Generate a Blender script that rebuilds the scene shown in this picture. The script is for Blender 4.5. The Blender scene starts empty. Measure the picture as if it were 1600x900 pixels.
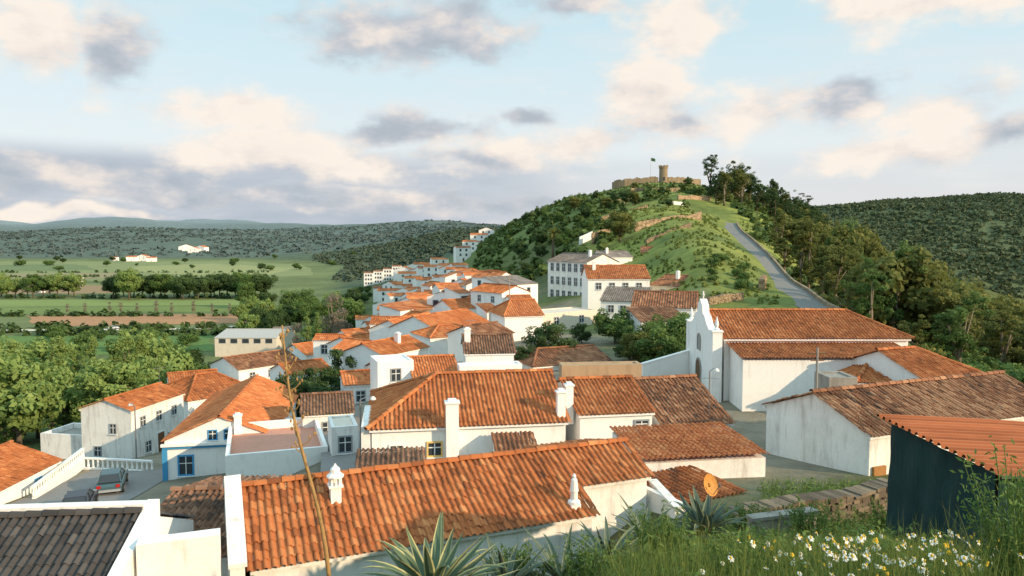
import bpy, math, random
import numpy as np
from mathutils import Vector, Matrix, noise as mnoise
random.seed(7); rng = np.random.default_rng(7)
sc = bpy.context.scene; COL = sc.collection
F = 1150.0; PITCH = math.atan(75/1150)
R = math.radians

def P(px, row, Y):
    cx = (px-800)/F; cy = -(row-450)/F
    dy = math.cos(PITCH)+cy*math.sin(PITCH); dz = -math.sin(PITCH)+cy*math.cos(PITCH)
    return Vector((cx/dy*Y, Y, dz/dy*Y))
def Pz(px, row, z):
    v = P(px, row, 1.0); k = z/v.z
    return v*k

# ------------------------------------------------------------------ materials
def nodes(name):
    m = bpy.data.materials.new(name); m.use_nodes = True
    nt = m.node_tree; nt.nodes.clear()
    out = nt.nodes.new('ShaderNodeOutputMaterial')
    b = nt.nodes.new('ShaderNodeBsdfPrincipled')
    b.inputs['Specular IOR Level'].default_value = 0.25
    nt.links.new(b.outputs[0], out.inputs[0])
    return m, nt, b, out
def ramp(nt, stops, fac=None):
    r = nt.nodes.new('ShaderNodeValToRGB'); cr = r.color_ramp
    while len(cr.elements) < len(stops): cr.elements.new(0.5)
    for e, (p, c) in zip(cr.elements, stops):
        e.position = p; e.color = (c[0], c[1], c[2], 1)
    if fac is not None: nt.links.new(fac, r.inputs[0])
    return r.outputs[0]
def noise(nt, scale, detail=4, rough=.55, scl=None, coord='pos'):
    if coord == 'pos':
        g = nt.nodes.new('ShaderNodeNewGeometry'); v = g.outputs['Position']
    else:
        g = nt.nodes.new('ShaderNodeTexCoord'); v = g.outputs['Object']
    if scl:
        mp = nt.nodes.new('ShaderNodeVectorMath'); mp.operation = 'MULTIPLY'
        mp.inputs[1].default_value = scl; nt.links.new(v, mp.inputs[0]); v = mp.outputs[0]
    n = nt.nodes.new('ShaderNodeTexNoise'); n.inputs['Scale'].default_value = scale
    n.inputs['Detail'].default_value = detail; n.inputs['Roughness'].default_value = rough
    nt.links.new(v, n.inputs['Vector'])
    return n.outputs['Fac']
def mixc(nt, fac, a, b, mode='MIX'):
    m = nt.nodes.new('ShaderNodeMix'); m.data_type = 'RGBA'; m.blend_type = mode
    for s, v in ((m.inputs[0], fac), (m.inputs[6], a), (m.inputs[7], b)):
        if isinstance(v, (int, float)): s.default_value = v
        elif isinstance(v, tuple): s.default_value = (v[0], v[1], v[2], 1)
        else: nt.links.new(v, s)
    return m.outputs[2]
def attr(nt, name, out='Fac'):
    a = nt.nodes.new('ShaderNodeAttribute'); a.attribute_name = name
    return a.outputs[out]
def bump(nt, b, h, dist=.02, st=.5):
    n = nt.nodes.new('ShaderNodeBump'); n.inputs['Distance'].default_value = dist
    n.inputs['Strength'].default_value = st
    nt.links.new(h, n.inputs['Height']); nt.links.new(n.outputs[0], b.inputs['Normal'])

M = {}
def tile_mat(key, d, m_, l, stain=.55):
    m, nt, b, o = nodes('roof_tiles_'+key)
    c = ramp(nt, [(0, d), (.25, tuple(.45*x+.55*y for x, y in zip(d, m_))), (.5, m_), (1, l)], attr(nt, 'tint'))
    st = ramp(nt, [(.34, (.42, .39, .36)), (.55, (1, 1, 1))], noise(nt, .55, 7, .68))
    c = mixc(nt, stain, c, st, 'MULTIPLY')
    lich = ramp(nt, [(.60, (0, 0, 0)), (.74, (1, 1, 1))], noise(nt, 2.3, 5, .7))
    c = mixc(nt, mixc(nt, stain*.7, (0, 0, 0), lich), c, (.21, .16, .11))
    nt.links.new(c, b.inputs['Base Color']); b.inputs['Roughness'].default_value = .85
    bump(nt, b, noise(nt, 30, 3), .01, .4)
    M['t_'+key] = m
tile_mat('orange', (.19, .065, .028), (.46, .142, .046), (.64, .26, .10), .42)
tile_mat('bright', (.30, .092, .036), (.55, .17, .057), (.70, .30, .12), .25)
tile_mat('old', (.08, .05, .037), (.29, .12, .06), (.52, .27, .145), .6)
tile_mat('brown', (.075, .05, .037), (.21, .105, .062), (.36, .20, .125), .55)
tile_mat('dark', (.028, .027, .029), (.066, .059, .057), (.11, .098, .092), .35)
tile_mat('grey', (.12, .10, .09), (.22, .18, .155), (.31, .26, .22), .4)
tile_mat('sheet', (.24, .075, .03), (.45, .14, .055), (.56, .20, .085), .35)

def wall_mat(key, c1, c2, amt=.5, bmp=.4):
    m, nt, b, o = nodes('plaster_'+key)
    n1 = noise(nt, .5, 8, .7); n2 = noise(nt, 1.0, 7, .65, (2.6, 2.6, .45))
    f1 = ramp(nt, [(.54-.12*amt, (0, 0, 0)), (.84, (1, 1, 1))], n1)
    f2 = ramp(nt, [(.60-.12*amt, (0, 0, 0)), (.84, (.9, .9, .9))], n2)
    c = mixc(nt, f1, c1, tuple(.55*x+.45*y for x, y in zip(c1, c2)))
    c = mixc(nt, f2, c, c2)
    c = mixc(nt, min(.45, .25*amt+.05), c, ramp(nt, [(.3, (.74, .73, .72)), (.6, (1, 1, 1))], noise(nt, 6, 6, .7)), 'MULTIPLY')
    if key in ('stone', 'darkstone', 'tan'):
        c = mixc(nt, .9, c, ramp(nt, [(0, (.5, .48, .46)), (.5, (1, 1, 1)), (1, (1.5, 1.45, 1.35))], attr(nt, 'tint')), 'MULTIPLY')
    nt.links.new(c, b.inputs['Base Color']); b.inputs['Roughness'].default_value = .9
    bump(nt, b, noise(nt, 9, 6, .6), .03, bmp)
    M[key] = m
wall_mat('white', (.89, .87, .845), (.58, .53, .48), .32)
wall_mat('worn', (.87, .845, .81), (.34, .29, .245), .78)
wall_mat('tan', (.46, .33, .21), (.26, .18, .12), .8)
wall_mat('buff', (.72, .63, .53), (.46, .38, .30), .5)
wall_mat('stone', (.32, .24, .155), (.13, .10, .07), 1.0, .9)
wall_mat('darkstone', (.19, .15, .11), (.08, .065, .048), 1.0, .9)
wall_mat('concrete', (.36, .33, .29), (.15, .125, .10), 1.0)
wall_mat('pinkfloor', (.58, .28, .20), (.36, .18, .13), .5)
wall_mat('cobble', (.25, .235, .225), (.15, .14, .13), .6)
wall_mat('asphalt', (.21, .20, .188), (.135, .13, .122), .6)

def plain(key, c, rough=.6, metal=0, var=.15, sc_=8):
    m, nt, b, o = nodes(key)
    col = mixc(nt, noise(nt, sc_, 4), tuple(x*(1-var) for x in c), tuple(min(1, x*(1+var)) for x in c))
    nt.links.new(col, b.inputs['Base Color'])
    b.inputs['Roughness'].default_value = rough; b.inputs['Metallic'].default_value = metal
    M[key] = m
plain('glass', (.045, .055, .065), .12)
plain('blue', (.06, .29, .54), .7)
plain('yellow_paint', (.74, .50, .16), .7)
plain('grey_frame', (.30, .32, .34), .6)
plain('white_paint', (.82, .82, .80), .6, 0, .05)
plain('brown_wood', (.16, .085, .045), .7, 0, .4)
plain('orange_wood', (.38, .18, .06), .7, 0, .3)
plain('bark', (.13, .10, .07), .9, 0, .4)
plain('palebark', (.24, .19, .14), .9, 0, .4)
plain('metal', (.30, .30, .31), .4, .7)
plain('rust', (.58, .26, .06), .6, 0, .25)
plain('tyre', (.02, .02, .02), .8)
plain('car_teal', (.06, .11, .13), .25); plain('car_dark', (.035, .04, .055), .25); plain('car_white', (.75, .75, .75), .3); plain('car_grey', (.2, .21, .22), .3)
plain('lamp_red', (.4, .02, .02), .3); plain('lamp_clear', (.7, .7, .68), .15)
plain('flag_green', (.05, .12, .06), .8)
plain('stalk', (.36, .21, .08), .8, 0, .4, 14)
plain('petal', (.85, .83, .76), .7, 0, .05); plain('pollen', (.75, .46, .04), .7); plain('yellow_petal', (.78, .55, .05), .7)
plain('stemgreen', (.12, .17, .04), .7, 0, .3)
plain('sheet_roof', (.46, .44, .41), .7, 0, .2, 2)
m, nt, b, o = nodes('netting')
w = noise(nt, 1.2, 6, .65, (1, 1, .5))
c = ramp(nt, [(.3, (.007, .028, .029)), (.7, (.018, .056, .055))], w)
nt.links.new(c, b.inputs['Base Color']); b.inputs['Roughness'].default_value = .85
bump(nt, b, noise(nt, 2.0, 6, .6, (1, 1, .25)), .08, .9); M['netting'] = m

def leaf_mat(key, d, m_, l, trans=.35):
    m, nt, b, o = nodes('foliage_'+key)
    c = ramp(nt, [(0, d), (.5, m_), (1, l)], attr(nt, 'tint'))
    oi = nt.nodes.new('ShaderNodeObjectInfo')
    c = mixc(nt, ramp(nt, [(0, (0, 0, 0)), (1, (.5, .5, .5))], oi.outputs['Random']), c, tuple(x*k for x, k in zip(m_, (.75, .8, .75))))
    nt.links.new(c, b.inputs['Base Color']); b.inputs['Roughness'].default_value = .75
    t = nt.nodes.new('ShaderNodeBsdfTranslucent'); nt.links.new(c, t.inputs[0])
    mx = nt.nodes.new('ShaderNodeMixShader'); mx.inputs[0].default_value = trans
    nt.links.new(b.outputs[0], mx.inputs[1]); nt.links.new(t.outputs[0], mx.inputs[2]); nt.links.new(mx.outputs[0], o.inputs[0])
    M['l_'+key] = m
leaf_mat('olive', (.048, .062, .018), (.165, .180, .046), (.40, .35, .095), .4)
leaf_mat('dark', (.026, .050, .019), (.072, .122, .038), (.145, .20, .062))
leaf_mat('green', (.042, .080, .022), (.115, .19, .048), (.23, .30, .08))
leaf_mat('light', (.11, .165, .045), (.25, .34, .095), (.40, .47, .16))
leaf_mat('bare', (.15, .12, .09), (.27, .22, .165), (.38, .31, .25))
leaf_mat('far', (.076, .098, .046), (.088, .112, .053), (.104, .128, .060), .15)  # woodland green lightened in its colour to stand in for haze
leaf_mat('mid', (.078, .106, .070), (.090, .120, .080), (.106, .138, .092), .15)  # ridge green shifted part way to the painted distance haze
leaf_mat('faraway', (.098, .132, .128), (.106, .142, .136), (.118, .154, .146), .15)  # bluish air haze painted into the leaf colour
leaf_mat('scrub', (.085, .115, .026), (.18, .22, .048), (.30, .31, .075), .3)
leaf_mat('hill', (.046, .076, .022), (.105, .155, .040), (.19, .235, .062), .3)
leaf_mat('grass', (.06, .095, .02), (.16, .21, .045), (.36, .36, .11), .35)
leaf_mat('weed', (.045, .085, .020), (.115, .19, .042), (.22, .29, .08), .3)
leaf_mat('agave', (.07, .11, .065), (.13, .18, .105), (.62, .54, .25), .05)
leaf_mat('agavegrey', (.065, .095, .07), (.11, .145, .11), (.28, .30, .17), .05)

# ------------------------------------------------------------------ mesh helpers
def settint(me, t):
    a = me.attributes.new('tint', 'FLOAT', 'FACE'); a.data.foreach_set('value', np.asarray(t, dtype=np.float32))
def props(o, label=None, cat=None, group=None, kind=None):
    if label: o['label'] = label
    if cat: o['category'] = cat
    if group: o['group'] = group
    if kind: o['kind'] = kind
    return o
class MB:
    def __init__(s): s.v = []; s.f = []; s.t = []
    def add(s, vs, fs, t=.5):
        b = len(s.v); s.v.extend([tuple(v) for v in vs]); s.f.extend([tuple(i+b for i in f) for f in fs]); s.t.extend([t]*len(fs))
    def hexa(s, p, t=.5):
        s.add(p, [(0, 3, 2, 1), (4, 5, 6, 7), (0, 1, 5, 4), (1, 2, 6, 5), (2, 3, 7, 6), (3, 0, 4, 7)], t)
    def box(s, x0, y0, z0, x1, y1, z1, t=.5):
        s.hexa([(x0, y0, z0), (x1, y0, z0), (x1, y1, z0), (x0, y1, z0), (x0, y0, z1), (x1, y0, z1), (x1, y1, z1), (x0, y1, z1)], t)
    def obox(s, o, a, n, a0, a1, n0, n1, u0, u1, t=.5):
        o = Vector(o); a = Vector(a); n = Vector(n); u = Vector((0, 0, 1))
        q = [o+a*i+n*j+u*k for k in (u0, u1) for (i, j) in ((a0, n0), (a1, n0), (a1, n1), (a0, n1))]
        s.hexa(q, t)
    def prism(s, poly, vec, t=.5):
        k = len(poly); v = Vector(vec); q = [Vector(p) for p in poly]; q += [p+v for p in q]
        s.add(q, [tuple(range(k))[::-1], tuple(range(k, 2*k))]+[(i, (i+1) % k, k+(i+1) % k, k+i) for i in range(k)], t)
    def tube(s, pts, rs, k=6, t=.5):
        pts = [Vector(p) for p in pts]; n = len(pts); vs = []
        for i, p in enumerate(pts):
            d = (pts[min(i+1, n-1)]-pts[max(i-1, 0)]).normalized()
            a = d.cross(Vector((0, 0, 1)) if abs(d.z) < .9 else Vector((1, 0, 0))).normalized(); c = d.cross(a)
            for j in range(k):
                th = 2*math.pi*j/k; vs.append(p+(a*math.cos(th)+c*math.sin(th))*rs[i])
        fs = [(i*k+j, i*k+(j+1) % k, (i+1)*k+(j+1) % k, (i+1)*k+j) for i in range(n-1) for j in range(k)]
        fs += [tuple(range(k))[::-1], tuple(range((n-1)*k, n*k))]
        s.add(vs, fs, t)
    def lathe(s, c, prof, k=12, t=.5):
        c = Vector(c); vs = [c+Vector((r*math.cos(2*math.pi*j/k), r*math.sin(2*math.pi*j/k), z)) for r, z in prof for j in range(k)]
        n = len(prof)
        fs = [(i*k+j, i*k+(j+1) % k, (i+1)*k+(j+1) % k, (i+1)*k+j) for i in range(n-1) for j in range(k)]
        fs += [tuple(range(k))[::-1], tuple(range((n-1)*k, n*k))]
        s.add(vs, fs, t)
    def build(s, name, mat, parent=None, smooth=False):
        me = bpy.data.meshes.new(name); me.from_pydata(s.v, [], s.f); settint(me, s.t)
        if smooth: me.polygons.foreach_set('use_smooth', [True]*len(me.polygons))
        me.materials.append(M[mat] if isinstance(mat, str) else mat)
        o = bpy.data.objects.new(name, me); COL.objects.link(o); o.parent = parent
        return o
def quadmesh(name, V, tint, mat, parent=None):
    n = len(V); me = bpy.data.meshes.new(name)
    me.vertices.add(4*n); me.vertices.foreach_set('co', np.ascontiguousarray(V, dtype=np.float32).ravel())
    me.loops.add(4*n); me.loops.foreach_set('vertex_index', np.arange(4*n, dtype=np.int32))
    me.polygons.add(n); me.polygons.foreach_set('loop_start', np.arange(0, 4*n, 4, dtype=np.int32))
    me.update(calc_edges=True); settint(me, np.clip(tint, 0, 1))
    me.materials.append(M[mat])
    o = bpy.data.objects.new(name, me); COL.objects.link(o); o.parent = parent
    return o
def empty(name, loc, rz=0, label=None, cat=None, group=None):
    o = bpy.data.objects.new(name, None); COL.objects.link(o); o.empty_display_size = .3
    o.location = loc; o.rotation_euler = (0, 0, rz)
    return props(o, label, cat, group)
def copy_tree(o, parent=None):
    c = o.copy(); COL.objects.link(c)
    if parent: c.parent = parent
    for ch in list(o.children): copy_tree(ch, c)
    return c

# ------------------------------------------------------------------ terrain
NL = {1: -1.75, 4: -2.5, 7: -3.7, 10: -5.0, 14: -7.8, 18: -10, 24: -12}
NR = {1: -1.8, 4: -2.35, 5.5: -2.8, 7: -3.4, 10: -4.6, 14: -6.05, 18: -7.5, 24: -9.1, 30: -9.8}
FL = {240: -40, 1500: -40, 1800: -22, 2300: 8, 3000: 30, 4500: 75, 7000: 165, 12000: 250}
def c_(*ds):
    r = {}
    for d in ds: r.update(d)
    return r
cols = {
 -900: c_(NL, {32: -14, 42: -16, 48: -16.6, 56: -17.2, 65: -19.8, 75: -22, 100: -29, 140: -35, 190: -39}, FL),
 0: c_(NL, {32: -14, 42: -16, 48: -16.6, 56: -17.2, 65: -19.8, 75: -22, 100: -29, 140: -35, 190: -39}, FL),
 200: c_(NL, {32: -13.5, 42: -16, 48: -16.6, 56: -17.2, 65: -19.6, 75: -21.8, 100: -27, 140: -34, 190: -39}, FL),
 400: c_(NL, {32: -13, 42: -14.8, 50: -16, 56: -16.6, 75: -19, 100: -23.5, 140: -30, 190: -37}, FL),
 500: c_(NL, {32: -12.5, 42: -13.5, 55: -14.5, 75: -16.7, 100: -20.5, 140: -27, 190: -34, 260: -38, 350: -40, 1300: -40, 1600: -25, 2200: 10, 3000: 30, 4500: 70, 7000: 125, 12000: 200}),
 600: c_(NL, {32: -12, 42: -12.5, 55: -13.3, 75: -15, 100: -18, 140: -23, 190: -28, 260: -31.5, 350: -33, 450: -33, 600: -33, 850: -36, 1100: -36, 1400: -16, 1800: 4, 2500: 20, 4500: 50, 7000: 85, 12000: 150}),
 700: c_(NL, {42: -12, 55: -12.4, 75: -13, 100: -14.5, 140: -17.5, 190: -19.5, 260: -21.5, 350: -22, 450: -18, 600: -12, 850: -10, 1200: 4, 1600: 24, 2200: 32, 4500: 50, 12000: 120}),
 800: c_(NL, {20: -10.6, 24: -11.6, 42: -12, 75: -12, 100: -12.6, 140: -14, 190: -13.5, 260: -7, 350: 3, 450: 10, 600: 8, 850: 0, 1200: 10, 1600: 28, 2200: 30, 4500: 40, 12000: 100}),
 900: c_({1: -1.75, 4: -2.5, 7: -3.6, 10: -4.95, 14: -7.2, 18: -9.4, 24: -11.3, 32: -11.6, 75: -12, 100: -11.8, 140: -11.6, 190: -5, 260: 5, 350: 17, 450: 27, 600: 22, 850: 0, 1500: 0, 12000: 0}),
 1000: c_(NR, {24: -10, 32: -11, 42: -11.6, 75: -11.5, 100: -11, 140: -8, 190: 1, 260: 12, 350: 23, 440: 33.5, 520: 33.5, 620: 22, 900: 0, 12000: 0}),
 1060: c_(NR, {24: -9.6, 32: -10.6, 42: -11.4, 75: -11.2, 100: -9.5, 120: -7, 150: -1.0, 180: 4.4, 220: 7, 350: 23, 440: 33.5, 520: 33.5, 620: 22, 900: 0, 12000: 0}),
 1100: c_(NR, {42: -11.3, 60: -11, 75: -10.8, 95: -8.8, 115: -4.6, 140: -.4, 180: 3.0, 220: 4, 260: 10, 350: 22, 450: 33, 520: 32, 620: 22, 900: 0, 12000: 0}),
 1150: c_(NR, {42: -11.2, 60: -10.9, 75: -10.2, 95: -8.6, 115: -6, 140: -3.0, 170: -1.3, 205: .7, 230: 2.6, 260: 8, 350: 20, 450: 28, 620: 18, 900: 10, 1200: 25, 12000: 0}),
 1200: c_(NR, {42: -11.2, 60: -10.8, 75: -9.8, 95: -8.4, 120: -7.0, 140: -5.6, 155: -4.2, 190: -1.5, 260: 4, 350: 16, 450: 22, 620: 12, 900: 15, 1200: 42, 12000: 30}),
 1240: c_(NR, {42: -11.2, 60: -10.9, 75: -9.6, 95: -8.1, 112: -7.2, 130: -8.5, 160: -9, 190: -6, 260: 0, 350: 11, 450: 15, 620: 7, 900: 20, 1200: 52, 12000: 40}),
 1300: c_(NR, {42: -11.3, 60: -11.2, 75: -9.3, 88: -8.4, 100: -10.2, 140: -14, 190: -15, 260: -9, 350: 0, 450: 2, 620: 0, 900: 25, 1200: 56, 1600: 66, 12000: 60}),
 1400: c_(NR, {42: -11.5, 60: -12, 75: -13, 100: -16.5, 140: -21, 190: -25, 260: -30, 350: -34, 450: -32, 620: -10, 900: 34, 1200: 62, 1600: 74, 12000: 70}),
 1600: c_(NR, {42: -11.8, 55: -13.5, 75: -16.5, 100: -20.5, 140: -27, 190: -34, 260: -42, 350: -46, 450: -42, 620: -12, 900: 36, 1200: 67, 1600: 80, 12000: 75}),
 2300: c_(NR, {42: -12.2, 55: -14, 75: -18, 100: -24, 140: -32, 190: -40, 260: -48, 350: -50, 450: -44, 620: -12, 900: 36, 1200: 67, 1600: 80, 12000: 75}),
}
LY = np.linspace(0, math.log(12000), 320); cpx = sorted(cols)
UU = np.linspace(-1.45, 1.45, 291)
tab = np.array([np.interp(LY, [math.log(y) for y in sorted(cols[c])], [cols[c][y] for y in sorted(cols[c])]) for c in cpx])
cu = np.array([(c-800)/F for c in cpx])
Z = np.array([np.interp(UU, cu, tab[:, j]) for j in range(len(LY))])
for _ in range(4):
    Zp = np.pad(Z, 1, mode='edge'); Z = (Zp[:-2, 1:-1]+2*Zp[1:-1, 1:-1]+Zp[2:, 1:-1])/4
    Zp = np.pad(Z, 1, mode='edge'); Z = (Zp[1:-1, :-2]+2*Zp[1:-1, 1:-1]+Zp[1:-1, 2:])/4
def Gv(x, y):
    yy = np.clip(y, 1.0, 11990); u = np.clip(x/yy, -1.449, 1.449)
    fj = np.log(yy)/(LY[1]-LY[0]); fi = (u-UU[0])/(UU[1]-UU[0])
    j = np.clip(fj.astype(int), 0, len(LY)-2); i = np.clip(fi.astype(int), 0, len(UU)-2); a = fj-j; b = fi-i
    z = Z[j, i]*(1-a)*(1-b)+Z[j+1, i]*a*(1-b)+Z[j, i+1]*(1-a)*b+Z[j+1, i+1]*a*b
    hill = np.clip((z+38.5)/12, 0, 1)
    far = np.clip((y-1400)/2500, 0, 1)*hill
    z = z+far*(38*np.sin(x/610+1.3*np.sin(y/900))*np.sin(y/700+x/1500)+18*np.sin(x/230+y/400+1)+7*np.sin(x/95+2*np.sin(y/150)))
    mid = np.clip((y-420)/300, 0, 1)*np.clip((x/yy-.3)/.15, 0, 1)*(1-np.clip((y-2000)/1000, 0, 1))
    z = z+mid*(7*np.sin(x/75+y/120)+3*np.sin(x/31+.7)*np.sin(y/47))
    near = np.clip((y-110)/60, 0, 1)*np.clip((x/yy-.05)/.08, 0, 1)*(1-np.clip((y-600)/200, 0, 1))
    onr = (x/yy > .28) & (x/yy < .47) & (y < 250)
    z = z+near*(.5*np.sin(x/5.3+1)*np.sin(y/9)+.9*np.sin(x/13+y/21))*np.where(onr, 0.15, 1)
    tz = np.clip((y-205)/30, 0, 1)*(1-np.clip((y-370)/40, 0, 1))*np.clip((x/yy-.02)/.05, 0, 1)*(1-np.clip((x/yy-.27)/.04, 0, 1))
    q = z/3.2; fr_ = q-np.floor(q); z = z+tz*1.1*(np.clip((fr_-.5)/.3+.5, 0, 1)-fr_)*1.0
    return z
def G(x, y): return float(Gv(np.array([float(x)]), np.array([float(y)]))[0])
def gp(px, Y, dz=0):
    x = (px-800)/F*Y; return Vector((x, Y, G(x, Y)+dz))

gy = np.concatenate([[-60, -30, -12, -5, -1], np.exp(np.linspace(0, math.log(11500), 360))])
gw = np.linspace(-1.35, 1.35, 330)
GX = gw[None, :]*(np.maximum(gy, 0)[:, None]+9); GY = np.repeat(gy[:, None], len(gw), 1)
GZ = Gv(GX, GY)
nr_, nc_ = GX.shape
V = np.stack([GX, GY, GZ], -1).reshape(-1, 3)
idx = np.arange(nr_*nc_).reshape(nr_, nc_)
faces = np.stack([idx[:-1, :-1], idx[:-1, 1:], idx[1:, 1:], idx[1:, :-1]], -1).reshape(-1, 4)
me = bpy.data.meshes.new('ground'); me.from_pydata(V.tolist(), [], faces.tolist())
me.polygons.foreach_set('use_smooth', [True]*len(me.polygons))
x_, y_, z_ = V[:, 0], V[:, 1], V[:, 2]; u_ = x_/np.maximum(y_, 1)
def blend(c, col, w): return c*(1-w[:, None])+np.array(col)[None]*w[:, None]
def ss(a, b, v): t = np.clip((v-a)/(b-a), 0, 1); return t*t*(3-2*t)
nz = np.array([mnoise.noise(Vector((a*.05, b*.05, 0))) for a, b in zip(x_, y_)])
nz2 = np.array([mnoise.noise(Vector((a*.012, b*.012, 3))) for a, b in zip(x_, y_)])
c = np.tile(np.array([.095, .11, .04]), (len(V), 1))
c = blend(c, (.25, .22, .185), ss(22, 34, y_)*(1-ss(120, 180, y_))*ss(.52, .42, u_)*ss(-.75, -.6, u_))
c = blend(c, (.12, .15, .055), ss(60, 90, y_)*(1-ss(160, 200, y_))*ss(-.1, .2, nz)*ss(.5, .4, u_))
c = blend(c, (.075, .115, .038), ss(75, 95, y_)*ss(-.2, -.3, u_))
c = blend(c, (.23, .25, .058), ss(95, 115, y_)*ss(.06, .14, u_)*ss(.46, .40, u_))
c = blend(c, (.16, .19, .05), ss(74, 84, y_)*ss(.24, .28, u_)*(1-ss(130, 160, y_)))
c = blend(c, (.13, .165, .042), ss(95, 115, y_)*ss(.06, .14, u_)*ss(.46, .40, u_)*ss(.0, .35, nz))
c = blend(c, (.11, .12, .036), ss(60, 75, y_)*ss(.42, .47, u_))
c = blend(c, (.125, .165, .045), ss(230, 300, y_)*ss(.30, .05, u_)*ss(-38, -30, z_))
c = blend(c, (.165, .195, .082), ss(200, 240, y_)*ss(-36, -39.5, z_)*ss(-.05, -.12, u_))
c = blend(c, (.13, .16, .065), ss(200, 240, y_)*ss(-36, -39.5, z_)*ss(-.05, -.12, u_)*ss(-.1, .2, nz2))
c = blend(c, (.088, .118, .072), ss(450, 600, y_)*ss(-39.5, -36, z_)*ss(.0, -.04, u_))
c = blend(c, (.10, .135, .118), ss(1450, 1600, y_))  # ground colour takes the same painted haze as the far forest
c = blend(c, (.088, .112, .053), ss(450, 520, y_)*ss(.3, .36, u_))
c = blend(c, (.125, .165, .17), ss(1800, 4200, y_)*(u_ < .3))  # bluish haze put into the ground colour, growing with distance
c = blend(c, (.22, .27, .32), ss(3800, 8000, y_))  # paler painted haze on the farthest hills
ca = me.color_attributes.new('Col', 'FLOAT_COLOR', 'POINT')
ca.data.foreach_set('color', np.concatenate([c, np.ones((len(V), 1))], 1).astype(np.float32).ravel())
m, nt, b, o = nodes('ground_cover')
col = attr(nt, 'Col', 'Color')
col = mixc(nt, .8, col, ramp(nt, [(.3, (.55, .56, .5)), (.65, (1.3, 1.3, 1.22))], noise(nt, .35, 8, .7)), 'MULTIPLY')
col = mixc(nt, .6, col, ramp(nt, [(.35, (.65, .68, .6)), (.62, (1.25, 1.2, 1.1))], noise(nt, .03, 6, .65)), 'MULTIPLY')
nt.links.new(col, b.inputs['Base Color']); b.inputs['Roughness'].default_value = .95
bump(nt, b, noise(nt, 1.5, 6, .7), .3, .6)
me.materials.append(m)
go = bpy.data.objects.new('ground', me); COL.objects.link(go); props(go, 'rolling ground of town slope, green valley floor and far hills', 'ground', kind='structure')

def strip(name, pts, width, mat, dz, label, cat, kind='structure', nsub=6, zfix=None):
    pts = [Vector((p[0], p[1])) for p in pts]; fine = []
    for i in range(len(pts)-1):
        p0 = pts[max(i-1, 0)]; p1 = pts[i]; p2 = pts[i+1]; p3 = pts[min(i+2, len(pts)-1)]
        for k in range(nsub):
            t = k/nsub
            fine.append(.5*((2*p1)+(p2-p0)*t+(2*p0-5*p1+4*p2-p3)*t*t+(3*p1-p0-3*p2+p3)*t**3))
    fine.append(pts[-1]); vs = []; edges = []
    for i, p in enumerate(fine):
        d = (fine[min(i+1, len(fine)-1)]-fine[max(i-1, 0)]).normalized(); n = Vector((-d.y, d.x))
        row = []
        for s in (-.5, -.25, 0, .25, .5):
            q = p+n*width*s; z = (zfix if zfix is not None else (G(p.x, p.y)*.7+.3*G(q.x, q.y)))+dz
            row.append((q.x, q.y, z))
        vs += row; edges.append((row[0], row[-1]))
    fs = [(i*5+j, i*5+j+1, (i+1)*5+j+1, (i+1)*5+j) for i in range(len(fine)-1) for j in range(4)]
    mb = MB(); mb.add(vs, fs); o = mb.build(name, mat, smooth=True); props(o, label, cat, kind=kind)
    return o, edges
rp = [(1138, 240), (1147, 215), (1160, 189), (1177, 165), (1196, 147), (1213, 131), (1231, 117), (1250, 105), (1270, 95), (1290, 88), (1308, 81), (1322, 74)]
road, red = strip('road', [((p-800)/F*d, d) for p, d in rp], 4.4, 'asphalt', .32, 'grey asphalt road climbing the hill toward the castle', 'road')
mb = MB()
for (a, a2), (b2, b3) in zip(red[:-1], red[1:]):
    p, q = Vector(a), Vector(b2); pr, qr = Vector(a2), Vector(b3)
    s1, s2 = (p, q) if p.x > pr.x else (pr, qr)
    mb.prism([s1+Vector((0, 0, -1)), s1+Vector((.4, 0, -1)), s1+Vector((.4, 0, .5)), s1+Vector((0, 0, .5))], s2-s1, random.uniform(.4, .8))
o = mb.build('roadside_wall', 'stone'); props(o, 'low stone parapet along the valley side of the hill road', 'wall')

def field(poly, col, label, dz):
    m, nt, b, o = nodes('field_cover'); col = tuple(1.08*v for v in col)
    n2 = noise(nt, .06, 5, .6, (.35, 1.6, 1))
    cc = mixc(nt, n2, tuple(.72*v for v in col), tuple(1.28*v for v in col))
    cc = mixc(nt, .4, cc, ramp(nt, [(.35, (.65, .65, .65)), (.6, (1.2, 1.2, 1.1))], noise(nt, .5, 5, .7)), 'MULTIPLY')
    nt.links.new(cc, b.inputs['Base Color']); b.inputs['Roughness'].default_value = .95
    q = []
    for i, (a, r) in enumerate(poly):
        a2, r2 = poly[(i+1) % len(poly)]
        p0, p1 = Pz(a, r, -40+dz), Pz(a2, r2, -40+dz)
        for k in range(6):
            w = p0.lerp(p1, k/6); j = (0 if k == 0 else 1)*w.y*.006
            q.append((w.x+random.uniform(-j, j), w.y+random.uniform(-j, j), -40+dz))
    mb = MB(); mb.add(q, [tuple(range(len(q)))]); o = mb.build('field', m); props(o, label, 'field', kind='structure')
field([(-500, 409), (470, 408), (500, 430), (300, 438), (-500, 440)], (.20, .225, .095), 'wide pale green meadow across the far valley', .10)
field([(200, 417), (330, 412), (470, 419), (400, 432), (240, 428)], (.27, .28, .12), 'light yellow green patch in the far meadow', .20)
field([(-100, 414), (120, 413), (150, 421), (-60, 425)], (.14, .18, .075), 'darker green patch at the left of the far meadow', .20)
field([(0, 428), (180, 426), (210, 434), (20, 438)], (.26, .22, .12), 'pale stubble patch in the left of the far meadow', .22)
field([(250, 434), (400, 433), (420, 442), (260, 446)], (.20, .21, .09), 'dull green field behind the long tree row', .10)
field([(-200, 447), (172, 446), (178, 458), (-200, 462)], (.27, .18, .10), 'brown ploughed field between two tree rows', .10)
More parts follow.
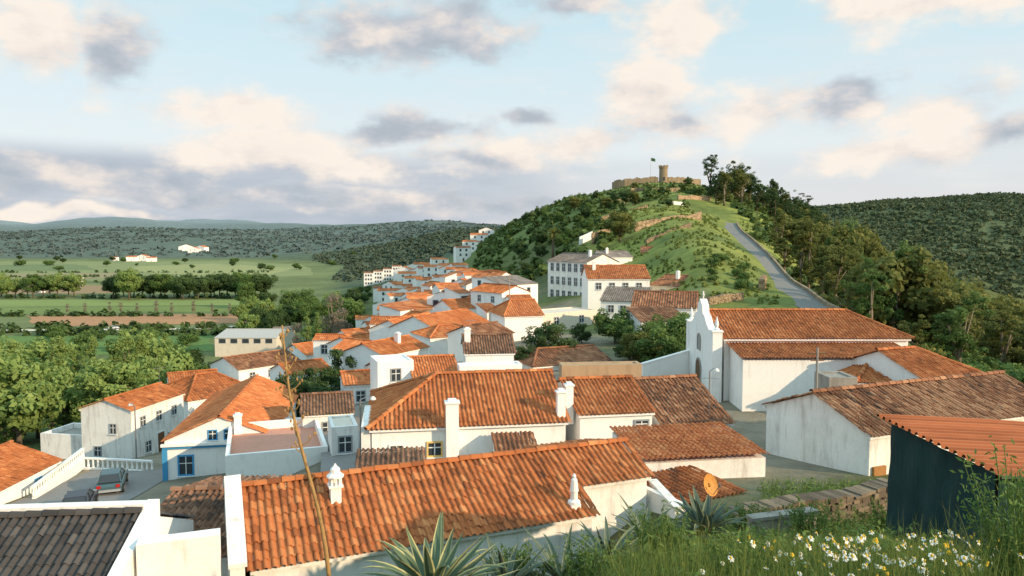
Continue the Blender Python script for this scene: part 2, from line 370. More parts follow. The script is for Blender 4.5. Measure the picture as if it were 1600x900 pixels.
field([(-500, 470), (412, 468), (405, 477), (-500, 482)], (.19, .24, .075), 'bright green strip field in mid valley', .10)
field([(-500, 483), (405, 478), (402, 487), (100, 490), (-500, 493)], (.145, .19, .055), 'darker green strip below the bright strip', .11)
field([(40, 494), (405, 490), (398, 504), (60, 511)], (.38, .20, .105), 'reddish brown ploughed strip beyond the valley road', .12)
field([(-500, 499), (38, 496), (55, 512), (-500, 518)], (.14, .165, .065), 'olive green rough field left of the ploughed strip', .10)
field([(-500, 530), (330, 521), (335, 548), (-500, 575)], (.105, .18, .048), 'deep green meadow below the valley road', .10)
a = Pz(-400, 519, -40); b2 = Pz(120, 516, -40); c2 = Pz(345, 512, -40); d2 = Pz(470, 500, -40)
strip('valley_road', [(v.x, v.y) for v in (a, b2, c2, d2)], 6, 'buff', .22, 'pale straight road crossing the valley floor', 'road', zfix=-40)

# ------------------------------------------------------------------ houses
def slope(mb, O, e, t, n, L, S, a=0, b=0, lod=0, jit=1., bias=0.):
    O, e, t, n = [np.array(v, dtype=float) for v in (O, e, t, n)]
    if lod == 0: per, phi, pr, row, lip, amp = .225, [0, .1, .3, .5, .6, .8, 1], [0, .62, 1, .62, 0, -.35, 0], .36, .022, .064
    elif lod == 1: per, phi, pr, row, lip, amp = .30, [0, .3, .6, 1], [0, 1, 0, 0], .55, .025, .07
    else: per, phi, pr, row, lip, amp = .9, [0, 1], [0, 0], .9, .0, 0
    phi = np.array(phi); pr = np.array(pr); k = len(phi)
    nc = max(1, round(L/per)); per = L/nc; nr = max(1, round(S/row)); row = S/nr
    s = np.arange(nc)[:, None]*per+phi[None]*per
    tau = np.stack([np.arange(nr)*row-.05*(lod < 2), (np.arange(nr)+1)*row], -1)
    lo = a*np.clip(tau, 0, S)/S; hi = L-b*np.clip(tau, 0, S)/S
    sc_ = np.clip(s[None, :, None, :], lo[:, None, :, None], np.maximum(hi, lo)[:, None, :, None])
    jj = rng.normal(0, .006*jit, (nr, nc, 1, 1)) if lod < 2 else np.zeros((nr, nc, 1, 1))
    h = pr[None, None, None]*amp+jj+np.array([lip, 0])[None, None, :, None]
    js = rng.normal(0, .008*min(jit, 1.5), (nr, nc, 1, 1)) if lod == 0 else 0
    sag = -.05*np.sin(np.pi*np.clip(sc_/max(L, .1), 0, 1))*np.sin(np.pi*tau/S)[:, None, :, None]*min(jit, 1.3)
    pos = O+e*(sc_+js)[..., None]+t*(tau[:, None, :, None, None]+0*sc_[..., None])+n*(h+sag+0*sc_)[..., None]
    lf = np.array([[mnoise.noise(Vector((q*per*.35+O[0], r*row*.35+O[1], O[2]))) for q in range(nc)] for r in range(nr)])
    tint = np.clip(.52+bias+rng.normal(0, .12+.04*jit, (nr, nc))+(.12+.08*jit)*lf, 0, 1)
    ok = (s[None, :, -1] > lo.min(1)[:, None]) & (s[None, :, 0] < hi.max(1)[:, None])
    b0 = len(mb.v); mb.v.extend(map(tuple, pos.reshape(-1, 3).tolist()))
    for r in range(nr):
        for q in range(nc):
            if not ok[r, q]: continue
            base = b0+(r*nc+q)*2*k
            for i in range(k-1):
                mb.f.append((base+i, base+i+1, base+k+i+1, base+k+i)); mb.t.append(float(tint[r, q]))
def ridge(mb, p0, p1, lod=0, r=.13):
    p0, p1 = Vector(p0), Vector(p1); d = p1-p0; L = d.length
    if L < .1: return
    d.normalize(); a = d.cross(Vector((0, 0, 1))).normalized(); up = a.cross(d)
    n = max(1, int(L/(.42 if lod == 0 else 1.2)))
    for i in range(n):
        q0 = p0+d*(L*i/n-.03); q1 = p0+d*(L*(i+1)/n); j = random.uniform(-.012, .012); vs = []
        for q, rr in ((q0, r*1.1), (q1, r*.92)):
            for th in (0, .25, .5, .75, 1): vs.append(q+a*rr*math.cos(math.pi*th)+up*(rr*math.sin(math.pi*th)+j-.02))
        mb.add(vs, [(m_, m_+1, m_+6, m_+5) for m_ in range(4)], min(1, max(0, random.gauss(.5, .18))))

class House:
    def __init__(s, label, A, B, H, name='white_house', cat='house', wall='white', found=3., group=None, lod=None):
        A = Vector(A); B = Vector(B); e = B-A
        s.L = math.hypot(e.x, e.y); s.H = H; s.wall = wall; s.found = found
        s.root = empty(name, (A.x, A.y, A.z-H), math.atan2(e.y, e.x), label, cat, group)
        s.w = MB(); D = A.y; s.lod = lod if lod is not None else (0 if D < 63 else 1 if D < 125 else 2); s.roof = None; s.trim = None
    def block(s, kind='gable', x0=0, y0=0, L=None, W=6, He=None, pitch=.38, oh=.22, rf=.5, hl=0, hr=0, tile='orange', jit=1., bias=0., floor='concrete', par=.4, z0=None):
        L = s.L if L is None else L; He = s.H if He is None else He; f = -s.found if z0 is None else z0; w = s.w
        x1 = x0+L; y1 = y0+W; xa, xb, ya, yb = x0+oh, x1-oh, y0+oh, y1-oh; s.rect = (xa, xb, ya, yb)
        rm = MB(); lod = s.lod; cs = 1/math.sqrt(1+pitch*pitch); sn = pitch*cs; dp = .20 if lod == 0 else .12
        if kind in ('gable', 'hip'):
            rd = W*rf; zr = He+rd*pitch; p2 = (zr-He)/(W-rd); c2 = 1/math.sqrt(1+p2*p2)
            def zz(y): return min(He+(y-y0)*pitch, He+(y1-y)*p2)-.07
            if hl or hr: w.box(xa, ya, f, xb, yb, He-.02)
            xs, xe = (x0+hl if hl else xa), (x1-hr if hr else xb)
            bz = (He-.03 if (hl or hr) else f)
            if xe-xs > .7:
                sec = lambda xx, dd: [(xx, ya+.005, bz), (xx, yb-.005, bz), (xx, yb-.005, zz(yb)+.07-dd), (xx, y0+rd, zr-dd), (xx, ya+.005, zz(ya)+.07-dd)]
                if not hl: w.prism(sec(xs, .06), (.25, 0, 0))
                if not hr: w.prism(sec(xe-.25, .06), (.25, 0, 0))
                w.prism(sec(xs+.25, dp), (xe-xs-.5, 0, 0))
            slope(rm, (x0, y0, He), (1, 0, 0), (0, cs, sn), (0, -sn, cs), L, rd/cs, hl, hr, lod, jit, bias)
            slope(rm, (x1, y1, He), (-1, 0, 0), (0, -c2, p2*c2), (0, p2*c2, c2), L, (W-rd)/c2, hr, hl, lod, jit, bias)
            if hl:
                ph = (zr-He)/hl; ch = 1/math.sqrt(1+ph*ph)
                slope(rm, (x0, y1, He), (0, -1, 0), (ch, 0, ph*ch), (-ph*ch, 0, ch), W, hl/ch, W-rd, rd, lod, jit, bias)
                ridge(rm, (x0, y0, He+.04), (x0+hl, y0+rd, zr+.04), lod); ridge(rm, (x0, y1, He+.04), (x0+hl, y0+rd, zr+.04), lod)
            if hr:
                ph = (zr-He)/hr; ch = 1/math.sqrt(1+ph*ph)
                slope(rm, (x1, y0, He), (0, 1, 0), (-ch, 0, ph*ch), (ph*ch, 0, ch), W, hr/ch, rd, W-rd, lod, jit, bias)
                ridge(rm, (x1, y0, He+.04), (x1-hr, y0+rd, zr+.04), lod); ridge(rm, (x1, y1, He+.04), (x1-hr, y0+rd, zr+.04), lod)
            ridge(rm, (x0+hl, y0+rd, zr+.05), (x1-hr, y0+rd, zr+.05), lod)
            if oh > .1:
                w.box(xa-.1, y0+.06, He-.16, xb+.1, ya+.01, He-.05); w.box(xa-.1, yb-.01, He-.16, xb+.1, y1-.06, He-.05)
        elif kind == 'front':
            rd = L*rf; zr = He+rd*pitch; p2 = (zr-He)/(L-rd); c2 = 1/math.sqrt(1+p2*p2)
            sec = lambda yy_, dd: [(xa, yy_, f), (xb, yy_, f), (xb, yy_, He+oh*p2-dd), (x0+rd, yy_, zr-dd), (xa, yy_, He+oh*pitch-dd)]
            w.prism(sec(ya, .06), (0, .25, 0)); w.prism(sec(yb-.25, .06), (0, .25, 0)); w.prism(sec(ya+.25, dp), (0, yb-ya-.5, 0))
            slope(rm, (x0, y1, He), (0, -1, 0), (cs, 0, sn), (-sn, 0, cs), W, rd/cs, 0, 0, lod, jit, bias)
            slope(rm, (x1, y0, He), (0, 1, 0), (-c2, 0, p2*c2), (p2*c2, 0, c2), W, (L-rd)/c2, 0, 0, lod, jit, bias)
            ridge(rm, (x0+rd, y0, zr+.05), (x0+rd, y1, zr+.05), lod)
        elif kind == 'shed':
            w.prism([(xa, ya, f), (xa, yb, f), (xa, yb, He+(W-oh)*pitch-dp), (xa, ya, He+oh*pitch-dp)], (xb-xa, 0, 0))
            slope(rm, (x0, y0, He), (1, 0, 0), (0, cs, sn), (0, -sn, cs), L, W/cs, 0, 0, lod, jit, bias)
        elif kind == 'flat':
            t = .22; s.rect = (x0, x1, y0, y1)
            w.box(x0, y0, f, x1, y1, He-par)
            w.box(x0, y0, He-par, x1, y0+t, He); w.box(x0, y1-t, He-par, x1, y1, He)
            w.box(x0, y0+t, He-par, x0+t, y1-t, He); w.box(x1-t, y0+t, He-par, x1, y1-t, He)
            rm.box(x0+t+.005, y0+t+.005, He-par+.005, x1-t-.005, y1-t-.005, He-par+.03)
            s.roof = rm.build('roof_deck', floor, s.root); return s
        s.roof = rm.build('roof', 't_'+tile, s.root, smooth=(lod == 0)); return s
    def side(s, sd):
        xa, xb, ya, yb = s.rect
        return {'f': (Vector((xa, ya, 0)), Vector((1, 0, 0)), Vector((0, -1, 0)), xb-xa), 'b': (Vector((xb, yb, 0)), Vector((-1, 0, 0)), Vector((0, 1, 0)), xb-xa),
                'l': (Vector((xa, yb, 0)), Vector((0, -1, 0)), Vector((-1, 0, 0)), yb-ya), 'r': (Vector((xb, ya, 0)), Vector((0, 1, 0)), Vector((1, 0, 0)), yb-ya)}[sd]
    def win(s, sd, al, z, w=.8, h=1.1, fr='white_paint', bars=True, label=None):
        o, a, n, ln = s.side(sd); o = o+a*al+Vector((0, 0, z)); t = min(.12, w*.13)
        m1 = MB(); m1.obox(o, a, n, -w/2-t, -w/2, .002, .06, -h/2-t, h/2+t); m1.obox(o, a, n, w/2, w/2+t, .002, .06, -h/2-t, h/2+t)
        m1.obox(o, a, n, -w/2, w/2, .002, .06, h/2, h/2+t); m1.obox(o, a, n, -w/2, w/2, .002, .06, -h/2-t, -h/2)
        wo = m1.build('window', fr, s.root)
        if label: wo['label'] = label
        if s.lod < 2 and bars:
            m2 = MB(); m2.obox(o, a, n, -.025, .025, .014, .035, -h/2, h/2); m2.obox(o, a, n, -w/2, -.025, .014, .035, .10*h, .10*h+.045); m2.obox(o, a, n, .025, w/2, .014, .035, .10*h, .10*h+.045)
            m2.build('frame', 'white_paint', wo)
            m4 = MB(); m4.obox(o, a, n, -w/2-t-.05, w/2+t+.05, .003, .12, -h/2-t-.06, -h/2-t-.002); m4.build('sill', 'white_paint', wo)
        m3 = MB(); m3.obox(o, a, n, -w/2, w/2, .003, .012, -h/2, h/2); m3.build('pane', 'glass', wo)
        return s
    def wins(s, sd, n, z, w=.8, h=1.1, fr='white_paint', m=.6):
        ln = s.side(sd)[3]
        for i in range(n): s.win(sd, m+(ln-2*m)*(i+.5)/n, z, w, h, fr)
        return s
    def door(s, sd, al, w=.95, h=2.05, mat='brown_wood', z=0, fr=None):
        o, a, n, ln = s.side(sd); o = o+a*al+Vector((0, 0, z))
        m1 = MB(); m1.obox(o, a, n, -w/2, w/2, .003, .04, 0, h); m1.obox(o, a, n, -w/2+.1, w/2-.1, .04, .055, .15, .9); m1.obox(o, a, n, -w/2+.1, w/2-.1, .04, .055, 1.05, h-.15)
        d = m1.build('door', mat, s.root)
        m2 = MB(); m2.tube([o+a*(w/2-.12)+n*.05+Vector((0, 0, 1)), o+a*(w/2-.12)+n*.11+Vector((0, 0, 1))], [.025, .03]); m2.build('handle', 'metal', d)
        m3 = MB()
        for x0_, x1_, z0_, z1_ in ((-w/2-.12, -w/2, 0, h+.12), (w/2, w/2+.12, 0, h+.12), (-w/2, w/2, h, h+.12)): m3.obox(o, a, n, x0_, x1_, .002, .06, z0_, z1_)
        m3.build('door_frame', fr or 'white_paint', d); return s
    def chimney(s, x, y, z0, z1, w=.5, d=None, cap='slab', mat='white'):
        d = d or w; m_ = MB(); m_.box(x-w/2, y-d/2, z0, x+w/2, y+d/2, z1)
        if cap == 'slab': m_.box(x-w/2-.06, y-d/2-.06, z1, x+w/2+.06, y+d/2+.06, z1+.08); m_.box(x-w/3, y-d/3, z1+.08, x+w/3, y+d/3, z1+.2)
        elif cap == 'lantern':
            m_.box(x-w/2-.06, y-d/2-.06, z1, x+w/2+.06, y+d/2+.06, z1+.06)
            for i in range(8):
                th = i*math.pi/4; cx, cy = x+.17*math.cos(th), y+.17*math.sin(th); m_.box(cx-.03, cy-.03, z1+.06, cx+.03, cy+.03, z1+.3)
            m_.lathe((x, y, z1), [(.27, .3), (.27, .35), (.16, .44), (.15, .56), (.05, .66), (.02, .72)], 10)
        elif cap == 'cone':
            m_.lathe((x, y, z1), [(w*.62, 0), (w*.60, .08), (w*.36, .14), (w*.34, .40), (w*.44, .42), (w*.40, .5), (.10, .80), (.055, .86), (.07, .92), (.02, 1.0)], 12)
        m_.build('chimney', mat, s.roof or s.root); return s
    def extra(s, name, mat, *boxes, parent=None):
        m_ = MB()
        for bx in boxes: m_.box(*bx)
        m_.build(name, mat, parent or s.root); return s
    def done(s):
        s.w.build('wall', s.wall, s.root); return s

def at(x, y, z): return Vector((x, y, z))
# --- foreground long house
h = House('long low white house in the foreground with a big orange tiled roof', at(-7.22, 19.47, -9.0), at(2.9, 23.67, -9.0), 3., wall='worn')
h.block('gable', W=6.4, pitch=.42, oh=.2, jit=1.3)
h.chimney(2.75, 2.2, 3.5, 4.32, .32, cap='lantern'); h.chimney(10.25, .5, 2.9, 3.3, .34, cap='cone')
h.block('gable', x0=h.L+.01, y0=1.3, L=2.95, W=5.1, He=3.53, pitch=.42, rf=1.9/5.1, oh=.2, jit=1.3)
h.done()
mb = MB(); mb.prism([(-.46, -.15, 3.2), (.02, -.15, 3.2), (.02, 3.2, 4.62), (-.46, 3.2, 4.62)], (0, 0, .12)); mb.prism([(-.46, 3.2, 4.62), (.02, 3.2, 4.62), (.02, 6.5, 3.3), (-.46, 6.5, 3.3)], (0, 0, .12))
mb.prism([(-.42, -.1, -3), (-.42, 6.4, -3), (-.42, 6.4, 3.2), (-.42, 3.2, 4.6), (-.42, -.1, 3.18)], (.38, 0, 0)); mb.build('gable_parapet', 'worn', h.root)
# --- middle hipped house
A = P(572, 672, 35); B = P(893, 660, 36.6); B.z = A.z
h = House('white house with wide hipped orange roof and tall chimney on its front wall', A, B, 3.)
h.block('hip', W=9, pitch=.40, hl=3.6, hr=0, oh=.25)
h.win('f', 3.05, 1.85, .62, .62, 'yellow_paint', label='yellow framed window'); h.win('f', 1.2, 1.7, .6, .8)
h.chimney(4.15, -.05, -1, 4.2, .62, .5); h.chimney(9.75, .6, 2.2, 4.4, .42, .42)
h.extra('corner_wall', 'worn', (-.25, .3, -3, .2, 5, 3.1))
h.done()
A = P(773, 706, 34.2); B = P(842, 702, 34.5); B.z = A.z
h = House('tiny lean-to with brown tiled canopy against the middle house front wall', A, B, 1.7, 'lean_to', 'outbuilding'); h.block('shed', W=1.6, pitch=.30, oh=.1, tile='old'); h.door('f', 1, .8, 1.5).done()
A = P(553, 738, 31.5); B = P(668, 734, 32); B.z = A.z
h = House('low outbuilding with dark brown tiles left of the yellow framed window', A, B, 2., 'outbuilding', 'outbuilding', 'worn'); h.block('shed', W=2.6, pitch=.10, oh=.1, tile='brown').done()
A = P(902, 649, 37); B = P(1027, 644, 37.7); B.z = A.z
h = House('white house with plain orange roof joined right of the hipped house', A, B, 3.2); h.block('gable', W=8, pitch=.27, oh=.2); h.win('f', 3.3, 2.5, .65, .45, 'grey_frame'); h.chimney(-.15, 1.2, 2.5, 4.5, .4); h.done()
A = P(878, 571, 45); B = P(1003, 571, 45.5); B.z = A.z
h = House('ochre rendered wall block with flat top standing behind the orange roofs', A, B, 4., 'ochre_building', 'building', 'tan'); h.block('flat', W=1.2, par=.1, floor='tan').done()
A = P(1035, 669, 37.5); B = P(1150, 660, 38.6); B.z = A.z
h = House('white house with patchy old brown and grey tiled roof left of the church yard', A, B, 3.2, wall='worn'); h.block('gable', W=8.6, pitch=.40, oh=.15, tile='old', jit=1.8); h.win('f', 1.5, 2.3, .6, .5, 'grey_frame').done()
A = P(1003, 719, 29); B = P(1203, 708, 29.9); B.z = A.z
h = House('long white outbuilding under a shallow orange roof between lane and gabled house', A, B, 3., 'outbuilding', 'outbuilding', 'worn'); h.block('shed', W=4.5, pitch=.045, oh=.12, tile='bright'); h.door('f', 3.9, .9, 1.9, 'brown_wood', -.4).done()
A = P(1058, 793, 25.3); B = P(1168, 768, 27); B.z = A.z
h = House('low shed with rust brown tiles behind the satellite dish', A, B, 1.6, 'shed', 'outbuilding', 'worn'); h.block('shed', W=3., pitch=.06, oh=.1, tile='orange', bias=-.2); h.extra('side_wall', 'worn', (-.25, -.5, -3, -.02, 3.2, 1.9)).done()
# --- right gabled house
A = P(1360, 683, 30); B = P(1600, 650, 33.7); B.z = A.z; B = A+(B-A).normalized()*13
h = House('weathered white gabled house with rough old brown roof at the right', A, B, 2.6, wall='worn'); h.block('gable', W=6.5, pitch=.38, oh=.18, tile='old', jit=2.4, bias=.08)
h.extra('shutter', 'orange_wood', (.35, .06, .2, 1.05, .175, 1.25)); h.win('f', 6, 1.4, .8, .9); h.done()
# --- green netting shed
rt = empty('netting_shed', (8.4, 12.6, -6.3), 0, 'shed wrapped in dark green netting with an orange corrugated roof', 'shed')
mb = MB(); ny, nz_ = 22, 14; vs = []
for i in range(ny+1):
    for j in range(nz_+1):
        t = i/ny; hgt = 2.3; vs.append((.025*math.sin(i*1.3+j*.3)+.014*math.sin(j*1.3+i*.6), -.1+3.6*t, -.9+(hgt+.85)*j/nz_))
mb.add(vs, [(i*(nz_+1)+j, (i+1)*(nz_+1)+j, (i+1)*(nz_+1)+j+1, i*(nz_+1)+j+1) for i in range(ny) for j in range(nz_)]); mb.build('netting', 'netting', rt, True)
mb = MB(); vs = []
for i in range(25):
    for j in range(12): vs.append((4.4*i/24, -.12+.02*math.sin(i*1.7+j*.4), -1.1+(3.28-.03*i/24)*j/11))
mb.add(vs, [(i*12+j, (i+1)*12+j, (i+1)*12+j+1, i*12+j+1) for i in range(24) for j in range(11)]); mb.build('netting', 'netting', rt, True)
for px_, py_ in ((.12, .05), (.12, 3.4), (4.3, .05), (4.3, 3.4)):
    mb = MB(); mb.tube([(px_, py_, -1.2), (px_, py_, 2.2)], [.06, .05]); mb.build('post', 'brown_wood', rt)
mb = MB(); nrib = 16; sp_ = 4.2/nrib
for i in range(nrib):
    y0_ = -.35+sp_*i; tt = min(1, max(0, random.gauss(.5, .15)))
    for (ya_, yb_, za_, zb_, tq) in ((0, .30, 0, 0, tt), (.30, .45, 0, .075, tt-.25), (.45, .72, .075, .075, tt+.12), (.72, .88, .075, 0, tt-.3), (.88, 1, 0, 0, tt-.1)):
        for (xa_, xb_, zl, zr_) in ((-.16, 2.3, 2.32, 2.2), (2.3, 4.8, 2.2, 2.02)):
            mb.add([(xa_, y0_+sp_*ya_, zl+za_), (xb_, y0_+sp_*ya_, zr_+za_), (xb_, y0_+sp_*yb_, zr_+zb_), (xa_, y0_+sp_*yb_, zl+zb_)], [(0, 1, 2, 3)], min(1, max(0, tq)))
mb.build('roof', 't_sheet', rt)
# --- church
A = P(1128, 529, 50); B = P(1428, 529, 50); B.z = A.z
h = House('small white village church with narrow bell gable facade and long orange roof', A, B, 4.3, 'church', 'church')
h.block('hip', W=7.8, pitch=.40, hl=0, hr=3.0, oh=.25, tile='orange')
h.block('shed', x0=.35, y0=-3.1, L=11.6, W=3.3, He=3.45, pitch=.16, oh=.22, tile='orange')
x0 = -.62
prof = [(.3, -3), (6.9, -3), (6.9, 4.7), (6.1, 4.8), (5.5, 5.1), (4.9, 5.6), (4.4, 5.75), (4.2, 6.35), (3.6, 6.75), (3.0, 6.35), (2.8, 5.75), (2.3, 5.6), (1.7, 5.1), (1.1, 4.8), (.3, 4.7)]
mb = MB(); mb.prism([(x0, y, zq) for y, zq in prof], (.5, 0, 0)); fac = mb.build('facade', 'white', h.root)
for ya_, yb_ in ((-.2, .32), (6.88, 7.4)):
    mb = MB(); mb.box(x0-.06, ya_, -3, x0+.6, yb_, 4.75); mb.box(x0-.12, ya_-.06, 4.75, x0+.66, yb_+.06, 4.86)
    yc = (ya_+yb_)/2; mb.lathe((x0+.27, yc, 4.86), [(.2, 0), (.2, .1), (.09, .2), (.15, .4), (.1, .62), (.02, .95)], 10)
    mb.build('pilaster', 'white', fac)
mb = MB(); mb.box(x0+.21, 3.56, 6.75, x0+.29, 3.64, 7.3); mb.box(x0+.21, 3.4, 7.0, x0+.29, 3.8, 7.08); mb.build('cross', 'white', fac)
def arch(nm, mat, yc, z0_, w, hh, xx, par, surround='concrete', sw=.14):
    pts = [(xx, yc-w/2, z0_), (xx, yc+w/2, z0_), (xx, yc+w/2, z0_+hh)]+[(xx, yc+w/2*math.cos(t), z0_+hh+w/2*math.sin(t)) for t in np.linspace(.3, 2.84, 7)]+[(xx, yc-w/2, z0_+hh)]
    m_ = MB(); m_.prism(pts, (.03, 0, 0)); o_ = m_.build(nm, mat, par)
    m2 = MB(); m2.box(xx-.05, yc-w/2-sw, z0_, xx+.02, yc-w/2, z0_+hh); m2.box(xx-.05, yc+w/2, z0_, xx+.02, yc+w/2+sw, z0_+hh)
    k = 8
    for i in range(k):
        t0, t1 = math.pi*i/k, math.pi*(i+1)/k; r1, r2 = w/2, w/2+sw
        m2.prism([(xx-.05, yc+r1*math.cos(t0), z0_+hh+r1*math.sin(t0)), (xx-.05, yc+r2*math.cos(t0), z0_+hh+r2*math.sin(t0)), (xx-.05, yc+r2*math.cos(t1), z0_+hh+r2*math.sin(t1)), (xx-.05, yc+r1*math.cos(t1), z0_+hh+r1*math.sin(t1))], (.07, 0, 0))
    m2.build('surround', surround, o_)
arch('window', 'grey_frame', 3.6, 3.0, .6, .8, x0-.035, fac); arch('door', 'brown_wood', 3.6, -.2, 1.2, 1.9, x0-.035, fac)
h.done()
A = P(1336, 598, 44); B = P(1492, 602, 44); B.z = A.z
h = House('low white annex with hipped orange roof directly right of the church aisle', A, B, 3., wall='white'); h.block('hip', W=6.5, pitch=.34, hl=2.6, hr=0, oh=.2).done()
A = P(1470, 612, 41); B = P(1580, 601, 43); B.z = A.z
h = House('white house with orange gable roof at the right end of the church row', A, B, 3.); h.block('hip', W=9, pitch=.38, oh=.2, hr=2.5).done()
A = P(1296, 590, 40); B = P(1340, 590, 40); B.z = A.z
h = House('small grey flat topped store below the church annex', A, B, 3., 'store', 'outbuilding', 'concrete'); h.block('flat', W=2, par=.1).done()
A = P(1545, 668, 36); B = P(1680, 662, 38); B.z = A.z
h = House('pale buff house partly hidden behind the rough brown roof at the right edge', A, B, 2.6, wall='buff'); h.block('shed', W=5, pitch=.2, tile='old').done()
# --- bottom left
A = at(-18.5, 15.1, -9.35); B = at(-9.9, 15.9, -9.35)
h = House('white house with charcoal tiled roof in the bottom left corner', A, B, 2.6); h.block('gable', W=8.4, pitch=.42, oh=.05, tile='dark'); L_ = h.L
h.extra('ridge_parapet', 'white', (0, 4.25, 2, L_, 4.6, 4.58)).done()
mb = MB(); mb.prism([(L_-.02, -.2, -3), (L_-.02, 4.6, -3), (L_-.02, 4.6, 4.6), (L_-.02, -.2, 2.75)], (.32, 0, 0)); mb.build('gable_parapet', 'white', h.root)
h = House('plain white wall block stepping down beside the charcoal roof', at(-9.75, 18.6, -7.9), at(-7.85, 19.3, -7.9), 4., 'white_block', 'building'); h.block('flat', W=.5, par=.05, floor='white').done()
A = P(190, 874, 22.6); B = P(372, 868, 22.8); B.z = A.z
h = House('small house with mossy brown roof between charcoal roof and big orange roof', A, B, 2.4, wall='worn'); h.block('gable', W=8, pitch=.21, oh=.15, tile='brown', jit=1.8).done()
# --- blue trimmed house and terrace
h = House('white house with blue painted trim and a front gable under orange tiles', at(-24.0, 49.6, -13.8), at(-16.6, 50.9, -13.8), 3.3)
h.block('front', W=16, pitch=.42, oh=.15, tile='bright')
h.win('f', 1.35, 1.55, .85, 1.25, 'blue', label='blue framed window'); h.win('f', 3.15, 3.6, .5, .6, 'blue', label='small blue attic window'); h.win('f', 4.2, 3.6, .5, .6, 'blue', label='small blue attic window')
h.extra('blue_cornice', 'blue', (.02, .02, 2.75, 4.4, .14, 2.93)); h.extra('blue_base_band', 'blue', (.34, .05, -.9, 4.4, .145, -.1)); h.extra('blue_pilaster', 'blue', (.0, .0, -1, .32, .13, 2.74)); h.extra('lower_cornice', 'white', (-.05, -.12, 2.94, 4.4, .14, 3.12)).done()
A = P(352, 716, 43.5); B = P(512, 690, 45.5); B.z = A.z = P(352, 712, 43.5).z
h = House('white roof terrace block with terracotta floor and low parapets', A, B, 2.9, 'terrace_house', 'house'); h.block('flat', W=8.2, par=.6, floor='pinkfloor')
h.extra('blue_band', 'blue', (-.03, -.03, .9, h.L*.6, -.002, 1.02)); h.win('l', 2, 1.2, .5, .6, 'blue'); h.chimney(.6, 7.4, 2, 3.6, .5).done()
A = P(372, 672, 52.5); B = P(470, 663, 53.5); B.z = A.z
h = House('plain white upper storey block behind the roof terrace', A, B, 3., 'white_block', 'building'); h.block('flat', W=3, par=.2, floor='pinkfloor'); h.wins('f', 3, 2.2, .45, .3, 'blue').done()
# --- two storey house at left
A = P(205, 643, 64); B = P(291, 614, 71.9); B.z = A.z
h = House('two storey white house with stained gable end and orange roof at left', A, B, 5., wall='worn'); h.block('gable', W=5.4, pitch=.34, oh=.2); h.wins('f', 3, 3.7, .6, .8, 'grey_frame', .4); h.wins('f', 2, 1.2, .6, .9, 'grey_frame'); h.win('l', 3.2, 3.3, .55, .8, 'grey_frame'); h.win('l', 1.6, 1.2, .6, .8, 'grey_frame'); h.door('f', 4, z=0)
h.block('flat', x0=.8, y0=5.5, L=4, W=4.5, He=2.4, par=.5, floor='concrete').done()
# --- left edge house
A = at(-31.0, 42.0, -15.2); B = at(-31.1, 50.2, -15.2)
h = House('low white house with orange roof at the left edge by the square', A, B, 1.9); h.block('gable', W=7, pitch=.36, oh=.3); h.win('f', 5.5, 1.0, .6, .7, 'blue'); h.extra('blue_band', 'blue', (.2, .27, -.4, 7.9, .297, .15)).done()
# --- walls
def fence_wall(label, p, q, hgt, th=.22, mat='white', name='white_wall', balus=False):
    p, q = Vector(p), Vector(q); d = q-p; L = math.hypot(d.x, d.y)
    rt = empty(name, p, math.atan2(d.y, d.x), label, 'wall')
    dz = (q.z-p.z)
    mb = MB()
    if balus:
        mb.box(0, -th/2, hgt-.12, L, th/2, hgt); mb.box(0, -th/2, -.6, L, th/2, .18); mb.build('rail', mat, rt)
        n = max(2, int(L/.38))
        for i in range(n+1):
            m2 = MB(); m2.lathe((i*L/n, 0, .18), [(.07, 0), (.09, .15), (.05, .4), (.08, hgt-.3)], 8); m2.build('baluster', mat, rt)
    elif name in ('stone_wall', 'ruined_wall'):
        big = 1 if L < 12 else L/9
        zc = -.9
        while zc < hgt:
            ch = random.uniform(.08, .17)*min(big, 3.0); x = random.uniform(-.2, 0)
            while x < L:
                sw_ = random.uniform(.10, .34)*big; top = hgt*(1+.30*mnoise.noise(Vector((x*.35/big, p.x, p.y)))+.12*mnoise.noise(Vector((x*1.7/big, p.y, p.x))))
                if zc < top:
                    o1 = random.uniform(-.05, .05); o2 = random.uniform(-.03, .03); bz = dz*max(0, min(1, x/L))
                    mb.box(x, -th/2+o1, zc+bz-.04, min(x+sw_*.97, L), th/2+o2, min(zc+ch*.97, top)+bz+random.uniform(-.02, .03), random.random())
                x += sw_
            zc += ch
        mb.build('masonry', mat, rt)
    else:
        mb.prism([(0, -th/2, -2.), (L, -th/2, dz-2.), (L, -th/2, dz+hgt), (0, -th/2, hgt)], (0, th, 0)); mb.build('wall', mat, rt)
        mb = MB(); mb.prism([(-.03, -th/2-.04, hgt), (L+.03, -th/2-.04, dz+hgt), (L+.03, -th/2-.04, dz+hgt+.08), (-.03, -th/2-.04, hgt+.08)], (0, th+.08, 0)); mb.build('coping', mat, rt)
    return rt
def g3(x, y): return Vector((x, y, G(x, y)))
fence_wall('white balustrade along the far side of the square by parked cars', g3(-32, 54), g3(-26.5, 53.2), .95, .2, 'white_paint', 'balustrade', True)
fence_wall('white balustrade running toward the left edge house', g3(-30.2, 45.5), g3(-32, 54), .9, .2, 'white_paint', 'balustrade', True)
fence_wall('white boundary wall climbing toward the church facade', P(1003, 590, 54), P(1082, 566, 57), 1.0)
dn = Vector((0, 0, -1.1))
fence_wall('tumbled dark stone wall running from the dish to the netting shed', P(1146, 798, 19.2)+dn, P(1392, 752, 22.0)+dn, 1.1, .6, 'darkstone', 'stone_wall')
